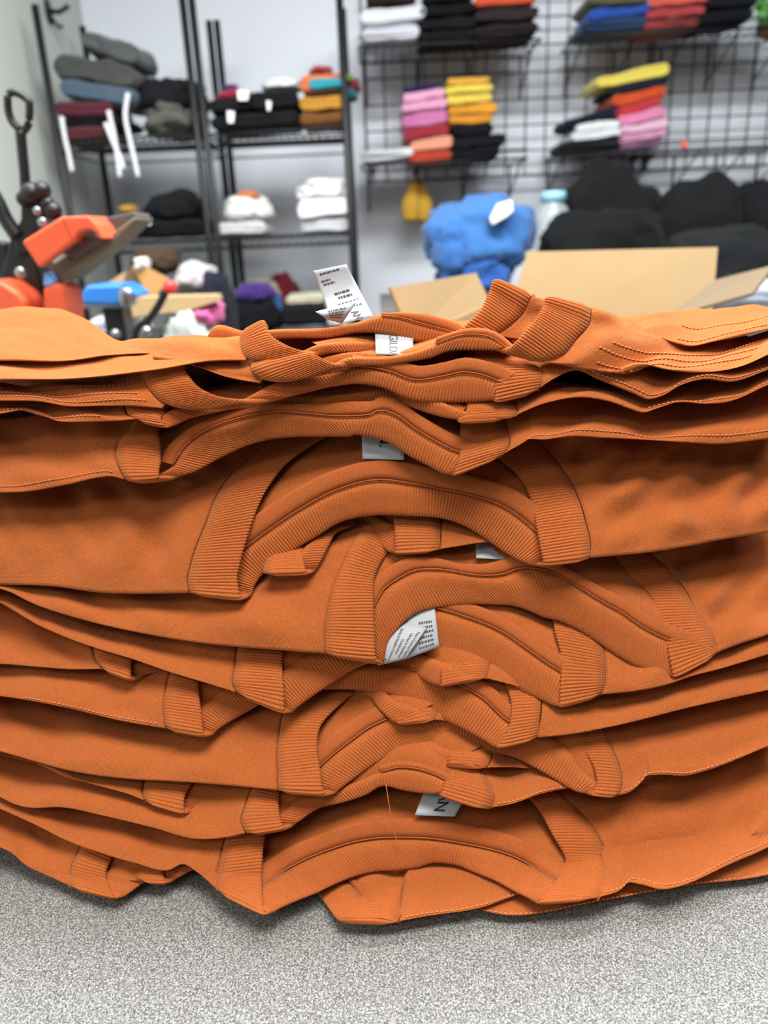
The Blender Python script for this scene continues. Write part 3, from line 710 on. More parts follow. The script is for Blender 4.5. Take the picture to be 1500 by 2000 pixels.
def print_on(parent, P, text, u, v, du, dv, mat, bold=0.0):
    """flat print on a label grid: the text box starts at (u, v) and runs along du with letter height dv (label units)"""
    cu = bpy.data.curves.new('print', 'FONT')
    cu.body = text; cu.size = 1.0; cu.offset = bold
    tmp = bpy.data.objects.new('print', cu)
    COL.objects.link(tmp)
    bpy.context.view_layer.update()
    me = bpy.data.meshes.new_from_object(tmp.evaluated_get(bpy.context.evaluated_depsgraph_get()))
    bpy.data.objects.remove(tmp)
    co = np.zeros(len(me.vertices) * 3); me.vertices.foreach_get('co', co); co = co.reshape(-1, 3)
    wd = co[:, 0].max() - co[:, 0].min()
    fs = [tuple(p.vertices) for p in me.polygons]
    bpy.data.meshes.remove(me)
    a = (co[:, 0] - co[:, 0].min()) / wd; b = co[:, 1] / 0.72
    U = u + a * du[0] + b * dv[0]; V = v + a * du[1] + b * dv[1]
    fs = [f for f in fs if 0 <= np.mean(V[list(f)]) <= 1 and 0 <= np.mean(U[list(f)]) <= 1]
    if not fs: return None
    n = P.shape[0]
    keep = lambda q: np.clip(q, 0.0, 1.0) * (n - 1)
    iu, iv = keep(U), keep(V)
    i0 = np.clip(iu.astype(int), 0, n - 2); j0 = np.clip(iv.astype(int), 0, n - 2)
    fu = (iu - i0)[:, None]; fv = (iv - j0)[:, None]
    W = (P[i0, j0] * (1 - fu) + P[i0 + 1, j0] * fu) * (1 - fv) + (P[i0, j0 + 1] * (1 - fu) + P[i0 + 1, j0 + 1] * fu) * fv
    tc = CAM - W; tc /= np.linalg.norm(tc, axis=1, keepdims=True)
    nn = grid_normals(P)[i0, j0]
    nn *= np.sign((nn * tc).sum(1, keepdims=True))
    return mesh_obj('lettering', W + nn * 0.0004, fs, mat, parent, smooth=False)

def strokes(parent, P, u, v, length, h, mat, seed, slope=0.0):
    """a line of print too small to read: short plain strokes"""
    g = np.random.default_rng(seed); V = []; Fc = []
    n = P.shape[0]
    def pt(a, b):
        iu, iv = min(max(a, 0), 1) * (n - 1), min(max(b, 0), 1) * (n - 1)
        i0, j0 = min(int(iu), n - 2), min(int(iv), n - 2); fu, fv = iu - i0, iv - j0
        W = (P[i0, j0] * (1 - fu) + P[i0 + 1, j0] * fu) * (1 - fv) + (P[i0, j0 + 1] * (1 - fu) + P[i0 + 1, j0 + 1] * fu) * fv
        nn = np.cross(P[i0 + 1, j0] - P[i0, j0], P[i0, j0 + 1] - P[i0, j0]); nn /= np.linalg.norm(nn)
        return W + nn * (0.0004 if nn @ (CAM - W) > 0 else -0.0004)
    x = 0.0
    while x < length:
        w = min(g.uniform(0.03, 0.11), length - x)
        k = len(V)
        V += [pt(u + x, v + slope * x), pt(u + x + w, v + slope * (x + w)), pt(u + x + w, v + slope * (x + w) + h), pt(u + x, v + slope * x + h)]
        Fc.append((k, k + 1, k + 2, k + 3)); x += w + 0.022
    return mesh_obj('small_print', V, Fc, mat, parent, smooth=False)

# grey-white label under the topmost shirt's collar
o, P = sheet('neck_label', SHIRTS['B'], [(732,636,.037),(808,640,.037),(806,694,.0136),(734,692,.0136)], M_LABEL)
print_on(sub(o, SHIRTS['B']['org']), P, 'GILDAN', .37, .31, (0, .98), (.23, 0), M_INKGREY)
# label inside the broad neck opening
o, P = sheet('neck_label', SHIRTS['G'], [(705,800,.034),(789,800,.034),(789,898,.021),(708,896,.021)], M_LABEL)
print_on(sub(o, SHIRTS['G']['org']), P, 'GILDAN.', .42, -.36, (0, 1.12), (.24, 0), M_INK, .02)
# dim label in the next neck
sheet('neck_label', SHIRTS['J'], [(928,1040,.040),(1000,1040,.040),(1012,1094,.0215),(930,1090,.0215)], M_LABEL)
# label in the wide collar at the foot
o, P = sheet('neck_label', SHIRTS['S'], [(838,1522,.030),(925,1528,.030),(888,1595,.014),(810,1592,.016)], M_LABEL, .002)
print_on(sub(o, SHIRTS['S']['org']), P, 'GILDAN', .42, -.55, (.0, 1.42), (.27, 0), M_INK, .02)

# curled care tag under the arched collar: two leaves
o, P = sheet('care_tag', SHIRTS['J'], [(768,1210,.021),(834,1226,.0145),(792,1287,.009),(738,1300,.0105)], M_LABEL, .003)
sub(o, SHIRTS['J']['org'])
for i, tx in enumerate(('Made in Dominican Republic', 'Fabriqué en République', 'Dominicaine', 'Hecho en República Dominicana')):
    print_on(o, P, tx, .82 - .17 * i, (.18, .24, .42, .16)[i], (0, (.74, .66, .36, .80)[i]), (.10, 0), M_INK)
print_on(o, P, 'G', .10, .86, (0, .1), (.16, 0), M_INK)
o, P = sheet('care_tag', SHIRTS['J'], [(795,1172,.026),(848,1176,.022),(858,1263,.013),(790,1288,.0115)], M_LABEL, .002)
sub(o, SHIRTS['J']['org'])
for i in range(6): strokes(o, P, .42, .40 + .095 * i, .46 - .02 * (i % 2), .045, M_INKGREY, 20 + i)

# care tag standing up behind the topmost collar: a long leaf bending up and a short leaf folded forward
o, P = sheet('care_tag', SHIRTS['A'], [(612,529,.060),(676,516,.060),(729,618,.034),(652,636,.036)], M_LABEL, -.008, 14)
sub(o, SHIRTS['A']['org'])
for i, (u, v, ln, h) in enumerate(((.14, .07, .6, .03), (.10, .20, .28, .03), (.13, .26, .34, .035), (.32, .46, .44, .04), (.38, .54, .38, .04), (.30, .66, .56, .015), (.55, .74, .36, .03))):
    strokes(o, P, u, v, ln, h, M_INK if i in (3, 4) else M_INKGREY, 40 + i, -.04)
print_on(o, P, 'AN', .52, .84, (.05, .16), (.20, -.02), M_INK, .02)
o, P = sheet('care_tag', SHIRTS['A'], [(616,609,.030),(698,588,.026),(668,632,.030),(640,624,.030)], M_LABEL, .003, 10)
sub(o, SHIRTS['A']['org'])
for i in range(4): strokes(o, P, .28, .22 + .15 * i, .5, .07, M_INKGREY, 60 + i)

# loose thread across the wide collar at the foot
q = cat_rom(np.array([(754,1532,.0),(758,1560,.001),(765,1600,.006),(772,1630,.012),(777,1655,.014)], float), 24)
V, Fc = tube_verts(onstack(q[:, 0], q[:, 1], q[:, 2]), 0.0003, 5)
mesh_obj('loose_thread', V, Fc, M_STITCH, SHIRTS['Q'])

# ------------------------------------------------------------------ background builders
def tube(name, parent, pts, rad, mat, ns=10):
    V, Fc = tube_verts(pts, rad, ns)
    return mesh_obj(name, V, Fc, mat, parent)

def ball(c, r, n=12, sq=(1, 1, 1)):
    V = []; Fc = []
    for i in range(n + 1):
        th = math.pi * i / n
        for j in range(n * 2):
            ph = math.pi * j / n
            V.append((c[0] + r * sq[0] * math.sin(th) * math.cos(ph), c[1] + r * sq[1] * math.sin(th) * math.sin(ph), c[2] + r * sq[2] * math.cos(th)))
    m = n * 2
    for i in range(n):
        for j in range(m):
            Fc.append((i * m + j, (i + 1) * m + j, (i + 1) * m + (j + 1) % m, i * m + (j + 1) % m))
    return np.array(V), Fc

def prism(name, parent, pts, Y, depth, mat, bevel=0.003, lean=0.0):
    """solid part whose outline is given by pixels on the plane at Y, extruded away from the viewer"""
    pts = np.array(pts, float)
    A = at(pts[:, 0], pts[:, 1], np.full(len(pts), Y))
    Bk = A + (0, depth, lean)
    n = len(pts)
    V = np.concatenate([A, Bk])
    Fc = [tuple(range(n)), tuple(range(2 * n - 1, n - 1, -1))]
    for i in range(n):
        j = (i + 1) % n
        Fc.append((i, i + n, j + n, j))
    o = mesh_obj(name, V, Fc, mat, parent, smooth=False)
    if bevel:
        md = o.modifiers.new('bevel', 'BEVEL'); md.width = bevel; md.segments = 3; md.limit_method = 'ANGLE'
    return o

CLOTHS = {}
def cmat(rgb):
    if rgb not in CLOTHS: CLOTHS[rgb] = cloth('cloth_%d_%d_%d' % rgb, srgb(*[0.9 * (c * 0.9 + 0.1 * sum(rgb) / 3) for c in rgb]))
    return CLOTHS[rgb]

def folded(name, label, x0, y0, x1, y1, Y, rgb, group=None, cat='garment', tilt=0.0, depth=0.24, layers=2, rough=0.006, sag=0.0):
    """one folded garment: rounded layers with the fold facing the room"""
    c = at((x0 + x1) / 2, (y0 + y1) / 2, Y)
    wd = float(at(x1, (y0 + y1) / 2, Y)[0] - at(x0, (y0 + y1) / 2, Y)[0])
    ht = float(at((x0 + x1) / 2, y0, Y)[2] - at((x0 + x1) / 2, y1, Y)[2]) * 0.92
    nx, m = 22, 36
    V = []
    sd = random.random() * 50
    ca, sa = math.cos(math.radians(tilt)), math.sin(math.radians(tilt))
    for i in range(nx):
        s = -1 + 2 * i / (nx - 1)
        e = (1 - abs(s) ** 12) ** 0.35 if abs(s) < 1 else 0.0
        e = 0.35 + 0.65 * e
        for j in range(m):
            th = 2 * math.pi * j / m
            cy, cz = math.cos(th), math.sin(th)
            yy = math.copysign(abs(cy) ** 0.42, cy); zz = math.copysign(abs(cz) ** 0.45, cz)
            lob = abs(math.sin(math.pi * layers * (zz + 1) / 2))
            y = yy * depth / 2
            if yy < 0: y -= (lob - 0.6) * 0.018 * abs(yy)
            x = s * wd / 2 * (1 + 0.03 * lob)
            z = zz * ht / 2 * e - sag * s * s
            nz = mnoise.noise(Vector((x * 14 + sd, y * 10, z * 22))) * rough + mnoise.noise(Vector((x * 40, y * 30 + sd, z * 40))) * rough * 0.35
            x2, z2 = x * ca - z * sa, x * sa + z * ca
            V.append((c[0] + x2 + nz * 0.6, c[1] + depth / 2 + y - abs(nz), c[2] + z2 + nz))
    Fc = grid_faces(nx, m, True)
    Fc.append(tuple(range(m))[::-1]); Fc.append(tuple((nx - 1) * m + k for k in range(m)))
    o = mesh_obj(name, V, Fc, cmat(rgb))
    return tag(o, label, cat, group)

def crumpled(name, label, x0, y0, x1, y1, Y, rgb, depth=0.2, rough=0.3, cat='garment', group=None, seed=0, freq=2.2, parent=None, peak=0.0, pk=0.0):
    """a loosely heaped garment: a creased lump"""
    c = at((x0 + x1) / 2, (y0 + y1) / 2, Y)
    wd = float(at(x1, (y0 + y1) / 2, Y)[0] - at(x0, (y0 + y1) / 2, Y)[0])
    ht = float(at((x0 + x1) / 2, y0, Y)[2] - at((x0 + x1) / 2, y1, Y)[2])
    V, Fc = ball((0, 0, 0), 1.0, 26)
    out = []
    for p in V:
        q = Vector(p)
        r1 = mnoise.noise(q * freq * 0.62 + Vector((seed, 0, 0))) * 1.2
        r2 = 1 - abs(mnoise.noise(Vector((q.x * 1.7 + q.z, q.y, q.z * 0.8 - q.x * 0.6)) * freq * 0.9 + Vector((0, seed, 5)))) * 3
        k = 1 + rough * 1.25 * (0.6 * r1 + 0.22 * r2 - 0.12) + rough * 0.3 * (0.5 - abs(mnoise.noise(q * freq * 2.1 + Vector((seed, 9, 0)))) * 2)
        sx = math.copysign(abs(p[0]) ** 0.75, p[0]); sz = math.copysign(abs(p[2]) ** 0.75, p[2])
        z = sz * k
        z += peak * max(0, p[2]) * math.exp(-((p[0] - pk) / 0.35) ** 2)
        if z < 0: z = max(z, -1.0)
        out.append((c[0] + sx * k * wd / 2, c[1] + depth / 2 + p[1] * k * depth / 2, c[2] + z * ht / 2))
    o = mesh_obj(name, out, Fc, cmat(rgb), parent)
    return tag(o, label, cat, group) if parent is None else o

# ------------------------------------------------------------------ wire shelving by the back wall
YF, YR = 2.75, 3.18
def X_at(px, Y, py=250): return float(at(px, py, Y)[0])
def Z_at(py, Y, px=400): return float(at(px, py, Y)[2])
Z1, Z2, Z3 = Z_at(262, YF, 400), Z_at(462, YF, 500), Z_at(660, YF, 500)

def rod(p, q, r, ns=6): return tube_verts(np.array([p, (np.array(p) + np.array(q)) / 2, q], float), r, ns)

def shelf_unit(label, xl, xr, xlr, xrr, tops):
    XL, XR = X_at(xl, YF), X_at(xr, YF)
    t = thing('wire_shelving', ((XL + XR) / 2, (YF + YR) / 2, 0), label, 'shelving', 'black wire shelving units')
    for (X, Y, zt) in ((XL, YF, tops[0]), (XR, YF, tops[1]), (XL, YR, tops[2]), (XR, YR, tops[3])):
        po = tube('post', t, [(X, Y, 0.0), (X, Y, 1.0), (X, Y, zt)], 0.0115, M_BLACKMETAL, 12)
    for z in (0.35, Z3, Z2, Z1):
        P = []
        for zz in (z, z - 0.035):
            P.append(rod((XL, YF, zz), (XR, YF, zz), 0.0035)); P.append(rod((XL, YR, zz), (XR, YR, zz), 0.0035))
            P.append(rod((XL, YF, zz), (XL, YR, zz), 0.0035)); P.append(rod((XR, YF, zz), (XR, YR, zz), 0.0035))
        n = int((XR - XL) / 0.025)
        for i in range(1, n):
            x = XL + (XR - XL) * i / n
            P.append(rod((x, YF, z), (x, YR, z), 0.0018, 5))
        zz0 = z
        for i in range(2 * n):
            xa = XL + (XR - XL) * i / (2 * n); xb = XL + (XR - XL) * (i + 1) / (2 * n)
            za, zb = (z, z - 0.035) if i % 2 == 0 else (z - 0.035, z)
            P.append(rod((xa, YF, za), (xb, YF, zb), 0.0015, 5))
        for k in range(1, 4):
            y = YF + (YR - YF) * k / 4
            P.append(rod((XL, y, z - 0.006), (XR, y, z - 0.006), 0.003))
        V, Fc = join(P)
        mesh_obj('wire_deck', V, Fc, M_BLACKMETAL, t)
    return t
zfl = float(at(65, 10, YF)[2])
zr = float(at(425, 40, YR)[2])
shelf_unit('black wire shelving unit beside the grey-green wall', 108, 384, 200, 440, (zfl, zfl + 0.1, zr, zr))
shelf_unit('black wire shelving unit next to the wire grid panel', 401, 676, 458, 706, (zfl + 0.1, zfl + 0.1, zr, float(at(693, 16, YR)[2])))

# coat hook on the grey-green wall
hk = at(122, 20, 3.05)
t = thing('wall_hook', (XC, hk[1], hk[2]), 'small black hook on the grey-green wall', 'hook')
V, Fc = ball((XC + 0.006, hk[1], hk[2]), 0.03, 10, (0.2, 1, 1.4)); mesh_obj('plate', V, Fc, M_BLACKMETAL, t)
tube('peg', t, [(XC, hk[1], hk[2]), (XC + 0.04, hk[1], hk[2] - 0.005), (XC + 0.075, hk[1], hk[2] + 0.012)], 0.008, M_BLACKMETAL)
tube('peg', t, [(XC + 0.01, hk[1], hk[2] - 0.02), (XC + 0.03, hk[1], hk[2] - 0.05), (XC + 0.045, hk[1], hk[2] - 0.045)], 0.006, M_BLACKMETAL)

# clothes on the top deck
G1 = 'clothes on the upper wire shelf'
Ya = 2.76
folded('folded_trousers', 'rust-maroon folded trousers lowest under the grey pile on wire shelf', 113, 243, 214, 276, Ya, (92, 40, 46), G1, 'trousers')
folded('folded_trousers', 'black folded trousers between two maroon pairs on wire shelf', 118, 228, 240, 250, Ya + .02, (26, 24, 28), G1, 'trousers')
folded('folded_trousers', 'dark maroon folded trousers under the slate-blue pair', 110, 192, 216, 234, Ya, (96, 34, 50), G1, 'trousers', -3, layers=2)
folded('folded_trousers', 'slate-blue folded trousers with a long white drawstring', 120, 155, 260, 205, Ya, (78, 98, 116), G1, 'trousers', -10, layers=2)
folded('folded_sweatpants', 'olive-grey folded sweatpants on the slate-blue pair', 108, 108, 262, 168, Ya, (72, 74, 70), G1, 'sweatpants', -9, layers=3, rough=.012)
folded('folded_sweatpants', 'charcoal folded sweatpants on top of the tilted grey pile', 160, 68, 270, 118, Ya, (84, 86, 86), G1, 'sweatpants', -15, layers=3, rough=.012)
crumpled('hoodie', 'black hoodie heaped between the grey pile and the shelf post', 248, 140, 392, 222, Ya + .02, (24, 25, 28), .3, .3, 'hoodie', G1, 3.1)
crumpled('hoodie', 'grey camouflage hoodie heaped below the black one', 268, 190, 384, 264, Ya, (92, 92, 86), .3, .3, 'hoodie', G1, 6.4, 4)
m_cord = plain('drawstring_white', srgb(224, 224, 226), 0.8)
def drawstring(label, pts):
    q = cat_rom(np.array(pts, float), 24)
    V, Fc = tube_verts(at(q[:, 0], q[:, 1], np.full(24, Ya - 0.03)), 0.0075, 8)
    tag(mesh_obj('drawstring', V, Fc, m_cord), label, 'drawstring', 'white drawstrings hanging from the shelf')
drawstring('white drawstring hanging alone beside the shelving post from maroon trousers', [(120, 228), (127, 270), (134, 300), (141, 335)])
drawstring('doubled white drawstring hanging in front of maroon trousers, straighter strand', [(212, 216), (222, 260), (230, 310), (234, 346)])
drawstring('doubled white drawstring hanging in front of maroon trousers, thinner strand', [(206, 240), (222, 280), (236, 312), (241, 330)])
drawstring('long wavy white drawstring hanging from the slate-blue trousers', [(250, 182), (245, 225), (253, 270), (262, 308), (270, 346)])

folded('folded_hoodie', 'black folded hoodie lowest on the shelf beside the mustard pile', 412, 215, 582, 254, Ya, (22, 24, 27), G1, 'hoodie', 2)
folded('folded_hoodie', 'black folded hoodie with a white tag under the crimson shirt', 408, 186, 492, 222, Ya, (26, 27, 30), G1, 'hoodie', 3)
folded('folded_hoodie', 'black folded hoodie under the small white shirt', 490, 168, 580, 220, Ya, (20, 22, 25), G1, 'hoodie', 2)
crumpled('t_shirt', 'crimson shirt crumpled on the black hoodies', 410, 168, 490, 196, Ya, (158, 28, 50), .2, .25, 't-shirt', None, 2.2)
crumpled('t_shirt', 'purple shirt peeking out behind the crimson one', 425, 160, 462, 180, Ya + .12, (82, 42, 120), .12, .25, 't-shirt', None, 8.2)
crumpled('t_shirt', 'small white shirt lying on a black hoodie', 506, 146, 584, 174, Ya + .02, (226, 228, 230), .2, .2, 't-shirt', None, 4.4)
m_tag = plain('paper_tag', srgb(232, 232, 230), 0.7)
def hang_tag(label, x0, y0, x1, y1, Y):
    o = prism('hang_tag', None, [(x0, y0), (x1, y0 + 2), (x1 - 2, y1), (x0 + 2, y1)], Y, 0.004, m_tag, 0.001)
    tag(o, label, 'tag', 'paper tags on the black clothes')
hang_tag('white paper tag beside the crimson shirt on the shelf', 463, 175, 486, 196, Ya - .03)
hang_tag('small white paper tag on the lowest black hoodie', 443, 216, 458, 240, Ya - .03)
hang_tag('faint grey-white tag on the black hoodie under the white shirt', 520, 196, 530, 216, Ya - .03)
folded('folded_shirt', 'brown folded shirt lowest in the mustard and orange pile', 587, 216, 672, 244, Ya, (128, 78, 30), G1, 'shirt')
folded('folded_shirt', 'mustard folded shirt under the turquoise one', 586, 182, 674, 220, Ya, (190, 130, 40), G1, 'shirt', 2, layers=3)
folded('folded_shirt', 'orange folded shirt wrapped around the turquoise one', 588, 138, 676, 190, Ya + .03, (216, 110, 48), G1, 'shirt', 0)
folded('folded_shirt', 'turquoise folded shirt in front of the orange one', 604, 150, 668, 176, Ya - .012, (44, 156, 176), G1, 'shirt', 0, .1)
crumpled('t_shirt', 'pinkish-red shirt corner on top of the orange pile', 600, 122, 648, 146, Ya + .05, (176, 52, 62), .14, .3, 't-shirt', None, 1.3)
crumpled('t_shirt', 'dark red shirt hanging over the shelf end behind the post', 682, 148, 704, 178, Ya + .2, (134, 30, 46), .12, .3, 't-shirt', None, 5.3)
crumpled('t_shirt', 'teal shirt edge below the dark red one at shelf end', 676, 170, 698, 194, Ya + .2, (38, 120, 140), .1, .3, 't-shirt', None, 7.7)
crumpled('t_shirt', 'leaf-green shirt edge above the dark red one at shelf end', 672, 140, 690, 160, Ya + .2, (112, 148, 60), .1, .3, 't-shirt', None, 9.1)

# clothes on the middle deck
G2 = 'clothes on the middle wire shelf'
crumpled('hoodie', 'black hoodie heaped to a point on the middle shelf', 262, 372, 384, 440, Ya, (22, 23, 26), .3, .25, 'hoodie', G2, 1.9, 2.0, None, .35, .3)
folded('folded_hoodie', 'black folded hoodie under the pointed heap', 236, 428, 402, 466, Ya, (20, 21, 24), G2, 'hoodie')
hang_tag('round white tag on the black hoodie of the middle shelf', 281, 424, 296, 440, Ya - .04)
crumpled('cloth_bundle', 'small amber cloth beside the pointed black hoodie', 228, 399, 260, 416, Ya + .02, (206, 150, 40), .1, .25, 'cloth', None, 3.3)
crumpled('t_shirt', 'white shirt heaped under an orange one on middle shelf', 420, 378, 524, 440, Ya, (236, 236, 232), .26, .25, 't-shirt', G2, 2.7)
folded('folded_shirt', 'off-white folded shirt beneath the white heap with orange top', 424, 430, 518, 464, Ya + .01, (210, 210, 212), G2, 'shirt')
crumpled('t_shirt', 'small orange shirt on the white heap of middle shelf', 458, 371, 502, 390, Ya + .03, (220, 120, 58), .14, .25, 't-shirt', None, 6.1)
folded('folded_shirt', 'white folded shirt lowest by the shelf end on middle shelf', 590, 420, 684, 460, Ya + .02, (205, 206, 212), G2, 'shirt')
folded('folded_shirt', 'bright white folded shirt second in the shelf-end pile', 582, 384, 682, 428, Ya, (238, 238, 240), G2, 'shirt', 2, layers=3)
crumpled('t_shirt', 'bright white shirt crumpled on top of the shelf-end pile', 580, 344, 680, 394, Ya + .02, (240, 240, 240), .24, .3, 't-shirt', G2, 4.9)

# things on the low deck
G3 = 'clothes on the low wire shelf'
crumpled('t_shirt', 'purple shirt bunched on a black one on the low shelf', 450, 552, 528, 596, Ya, (74, 44, 130), .2, .3, 't-shirt', G3, 2.1)
crumpled('hoodie', 'black hoodie bunched under the purple shirt', 432, 580, 545, 660, Ya - .02, (18, 19, 23), .24, .3, 'hoodie', G3, 5.6)
crumpled('t_shirt', 'cream shirt bunched behind the purple one', 462, 548, 540, 600, Ya + .14, (206, 190, 158), .16, .3, 't-shirt', G3, 7.3)
crumpled('t_shirt', 'blue shirt beside the purple one on the low shelf', 500, 568, 546, 626, Ya + .05, (44, 84, 156), .14, .3, 't-shirt', G3, 8.8)
crumpled('t_shirt', 'dark red shirt hanging down behind the blue one', 518, 540, 580, 640, Ya + .22, (136, 24, 38), .16, .3, 't-shirt', G3, 3.9)
folded('folded_hoodie', 'black folded hoodie with cream cloth on top, low shelf', 550, 592, 640, 640, Ya, (24, 27, 30), G3, 'hoodie')
folded('folded_cloth', 'cream folded cloth on the low black hoodie', 558, 576, 632, 596, Ya + .02, (214, 204, 176), G3, 'cloth')
crumpled('cloth_bundle', 'pale grey cloth beside the low black hoodie under the care tag', 628, 588, 690, 650, Ya, (206, 208, 208), .16, .25, 'cloth', None, 6.8)

# ------------------------------------------------------------------ wire grid wall with its shelves
YG = 3.34
def grid_panel(label, px0, px1):
    x0, x1 = X_at(px0, YG, 200), X_at(px1, YG, 200)
    z0, z1 = Z_at(344, YG, 1000), 2.35
    t = thing('wire_gridwall', ((x0 + x1) / 2, YG, z0), label, 'grid panel', 'black wire grid panels')
    P = []
    n = int(round((x1 - x0) / 0.0762)); k = int((z1 - z0) / 0.0865)
    for i in range(1, n):
        x = x0 + (x1 - x0) * i / n
        P.append(rod((x, YG, z0), (x, YG, z1), 0.0032))
    for j in range(1, k):
        z = z0 + (z1 - z0) * j / k
        P.append(rod((x0, YG + 0.005, z), (x1, YG + 0.005, z), 0.0032))
    V, Fc = join(P); mesh_obj('wire_grid', V, Fc, M_BLACKMETAL, t)
    V, Fc = join([rod((x0, YG, z0), (x0, YG, z1), 0.005), rod((x1, YG, z0), (x1, YG, z1), 0.005), rod((x0, YG, z0), (x1, YG, z0), 0.005), rod((x0, YG, z1), (x1, YG, z1), 0.005)])
    mesh_obj('frame', V, Fc, M_BLACKMETAL, t)
    for x in (x0 + 0.02, x1 - 0.02):
        for z in (z0 + 0.05, z1 - 0.05):
            box('wall_bracket', x - 0.01, x + 0.01, YG, WALL_Y, z - 0.01, z + 0.01, M_BLACKMETAL, t)
grid_panel('black wire grid panel next to the shelving unit', 712, 1262)
grid_panel('black wire grid panel above the black clothes heap', 1270, 1620)

YS = 3.06
def grid_shelf(label, px0, px1, py):
    x0, x1 = X_at(px0, YS, py), X_at(px1, YS, py)
    z = Z_at(py, YS, (px0 + px1) / 2)
    t = thing('grid_shelf', ((x0 + x1) / 2, YG, z), label, 'shelf', 'wire shelves hung on the grid')
    P = [rod((x0, YS, z), (x1, YS, z), 0.004), rod((x0, YS, z + 0.03), (x1, YS, z + 0.03), 0.003), rod((x0, YG - .005, z), (x1, YG - .005, z), 0.004), rod((x0, YS, z), (x0, YG, z), 0.004), rod((x1, YS, z), (x1, YG, z), 0.004)]
    n = int((x1 - x0) / 0.03)
    for i in range(1, n):
        x = x0 + (x1 - x0) * i / n
        P.append(rod((x, YS, z), (x, YG - .005, z), 0.002, 5))
    V, Fc = join(P); mesh_obj('wire_deck', V, Fc, M_BLACKMETAL, t)
    nb = max(2, int((x1 - x0) / 0.16) + 1)
    for i in range(nb):
        x = x0 + 0.02 + (x1 - x0 - 0.04) * i / (nb - 1)
        V, Fc = join([rod((x, YS + 0.02, z - 0.004), (x, YG, z - 0.13), 0.0035), rod((x, YG - 0.008, z), (x, YG - 0.008, z - 0.15), 0.005)])
        mesh_obj('bracket', V, Fc, M_BLACKMETAL, t)
    return z
grid_shelf('wire grid shelf holding white, black and plum piles', 700, 1056, 84)
grid_shelf('wire grid shelf holding blue, red and black piles', 1132, 1560, 60)
grid_shelf('wire grid shelf under the pink and the yellow piles', 706, 1030, 316)
grid_shelf('wire grid shelf under the pile with a yellow top', 1092, 1560, 292)

Yg = 3.06
def pile(group, cat, items):
    for lab, x0, y0, x1, y1, rgb, tl in items:
        folded('folded_shirt', lab, x0, y0, x1, y1, Yg, rgb, group, cat, tl, 0.22)
pile('folded shirts on the upper grid shelf, white to plum', 'shirt', [
    ('white folded shirt lowest in the all-white pile', 708, 46, 818, 84, (214, 216, 226), 2),
    ('white folded shirt with wide overhang topping the white pile', 704, 8, 830, 50, (228, 230, 236), 3),
    ('dark brown folded shirt above the white pile', 716, -16, 812, 8, (58, 34, 34), 0),
    ('black folded shirt lowest beside the white pile', 822, 56, 928, 84, (20, 22, 24), 2),
    ('black folded shirt second in the pile beside the white one', 814, 30, 930, 60, (24, 26, 27), 1),
    ('black folded shirt third in the pile beside the white one', 822, 4, 926, 34, (20, 22, 23), 2),
    ('black folded shirt topping the pile between white and plum', 826, -20, 924, 8, (24, 25, 27), 1),
    ('dark plum folded shirt lowest under the orange-red one', 926, 42, 1050, 76, (42, 32, 37), 2),
    ('plum-brown folded shirt directly under the orange-red one', 928, 12, 1050, 46, (50, 40, 44), 2),
    ('orange-red folded shirt topping the plum pile', 928, -16, 1046, 16, (216, 78, 44), 1)])
pile('folded shirts on the upper grid shelf, blue to black', 'shirt', [
    ('navy-blue folded shirt lowest in the blue pile', 1138, 32, 1262, 62, (34, 62, 110), 2),
    ('royal blue folded shirt on the navy one', 1152, 9, 1266, 38, (34, 78, 172), 3),
    ('olive-green folded shirt topping the blue pile', 1148, -18, 1266, 14, (88, 90, 62), 2),
    ('brick-red folded shirt lowest in the red pile', 1258, 34, 1364, 58, (156, 56, 54), 2),
    ('dull red folded shirt in the middle of the red pile', 1264, 10, 1376, 38, (182, 62, 64), 3),
    ('coral folded shirt topping the red pile', 1268, -16, 1384, 15, (220, 92, 80), 3),
    ('black folded shirt lowest beside the red pile', 1362, 14, 1470, 48, (20, 22, 32), 3),
    ('black folded shirt topping the pile beside the red one', 1378, -18, 1482, 18, (24, 26, 32), 2)])
pile('folded shirts on the lower grid shelf, pink pile', 'shirt', [
    ('white folded shirt lying alone at the shelf end by the post', 712, 288, 806, 316, (228, 230, 232), 3),
    ('orange-red folded shirt lowest in the pink pile', 800, 292, 882, 318, (196, 62, 40), 2),
    ('peach folded shirt above the orange-red one', 803, 266, 884, 296, (236, 156, 122), 4),
    ('dark red folded shirt below the mauve-pink one', 790, 240, 876, 276, (166, 44, 52), 6),
    ('mauve-pink folded shirt above the dark red one', 786, 214, 874, 252, (206, 112, 168), 6),
    ('light pink folded shirt in the middle of the pink pile', 785, 192, 872, 222, (230, 158, 196), 4),
    ('pale pink folded shirt right below the navy one', 788, 172, 868, 200, (232, 164, 196), 4),
    ('dark navy folded shirt topping the pink pile', 788, 162, 864, 182, (42, 34, 80), 4)])
pile('folded shirts on the lower grid shelf, yellow pile', 'shirt', [
    ('black folded shirt lowest under the yellow pile', 886, 286, 974, 313, (20, 22, 28), 1),
    ('black folded shirt with a jutting corner under the yellow pile', 882, 262, 986, 291, (22, 24, 29), 2),
    ('black folded shirt directly under the amber ones', 886, 241, 962, 267, (20, 22, 27), 1),
    ('amber folded shirt lowest of the yellow shirts', 876, 220, 962, 246, (226, 150, 34), 2),
    ('wide amber folded shirt under the lemon ones', 876, 200, 970, 226, (238, 162, 38), 2),
    ('lemon-yellow folded shirt above the wide amber one', 872, 180, 960, 206, (236, 208, 78), 2),
    ('bright yellow folded shirt right below the golden one', 870, 162, 962, 186, (238, 212, 72), 2),
    ('golden folded shirt topping the yellow pile', 874, 148, 956, 167, (232, 172, 52), 1)])
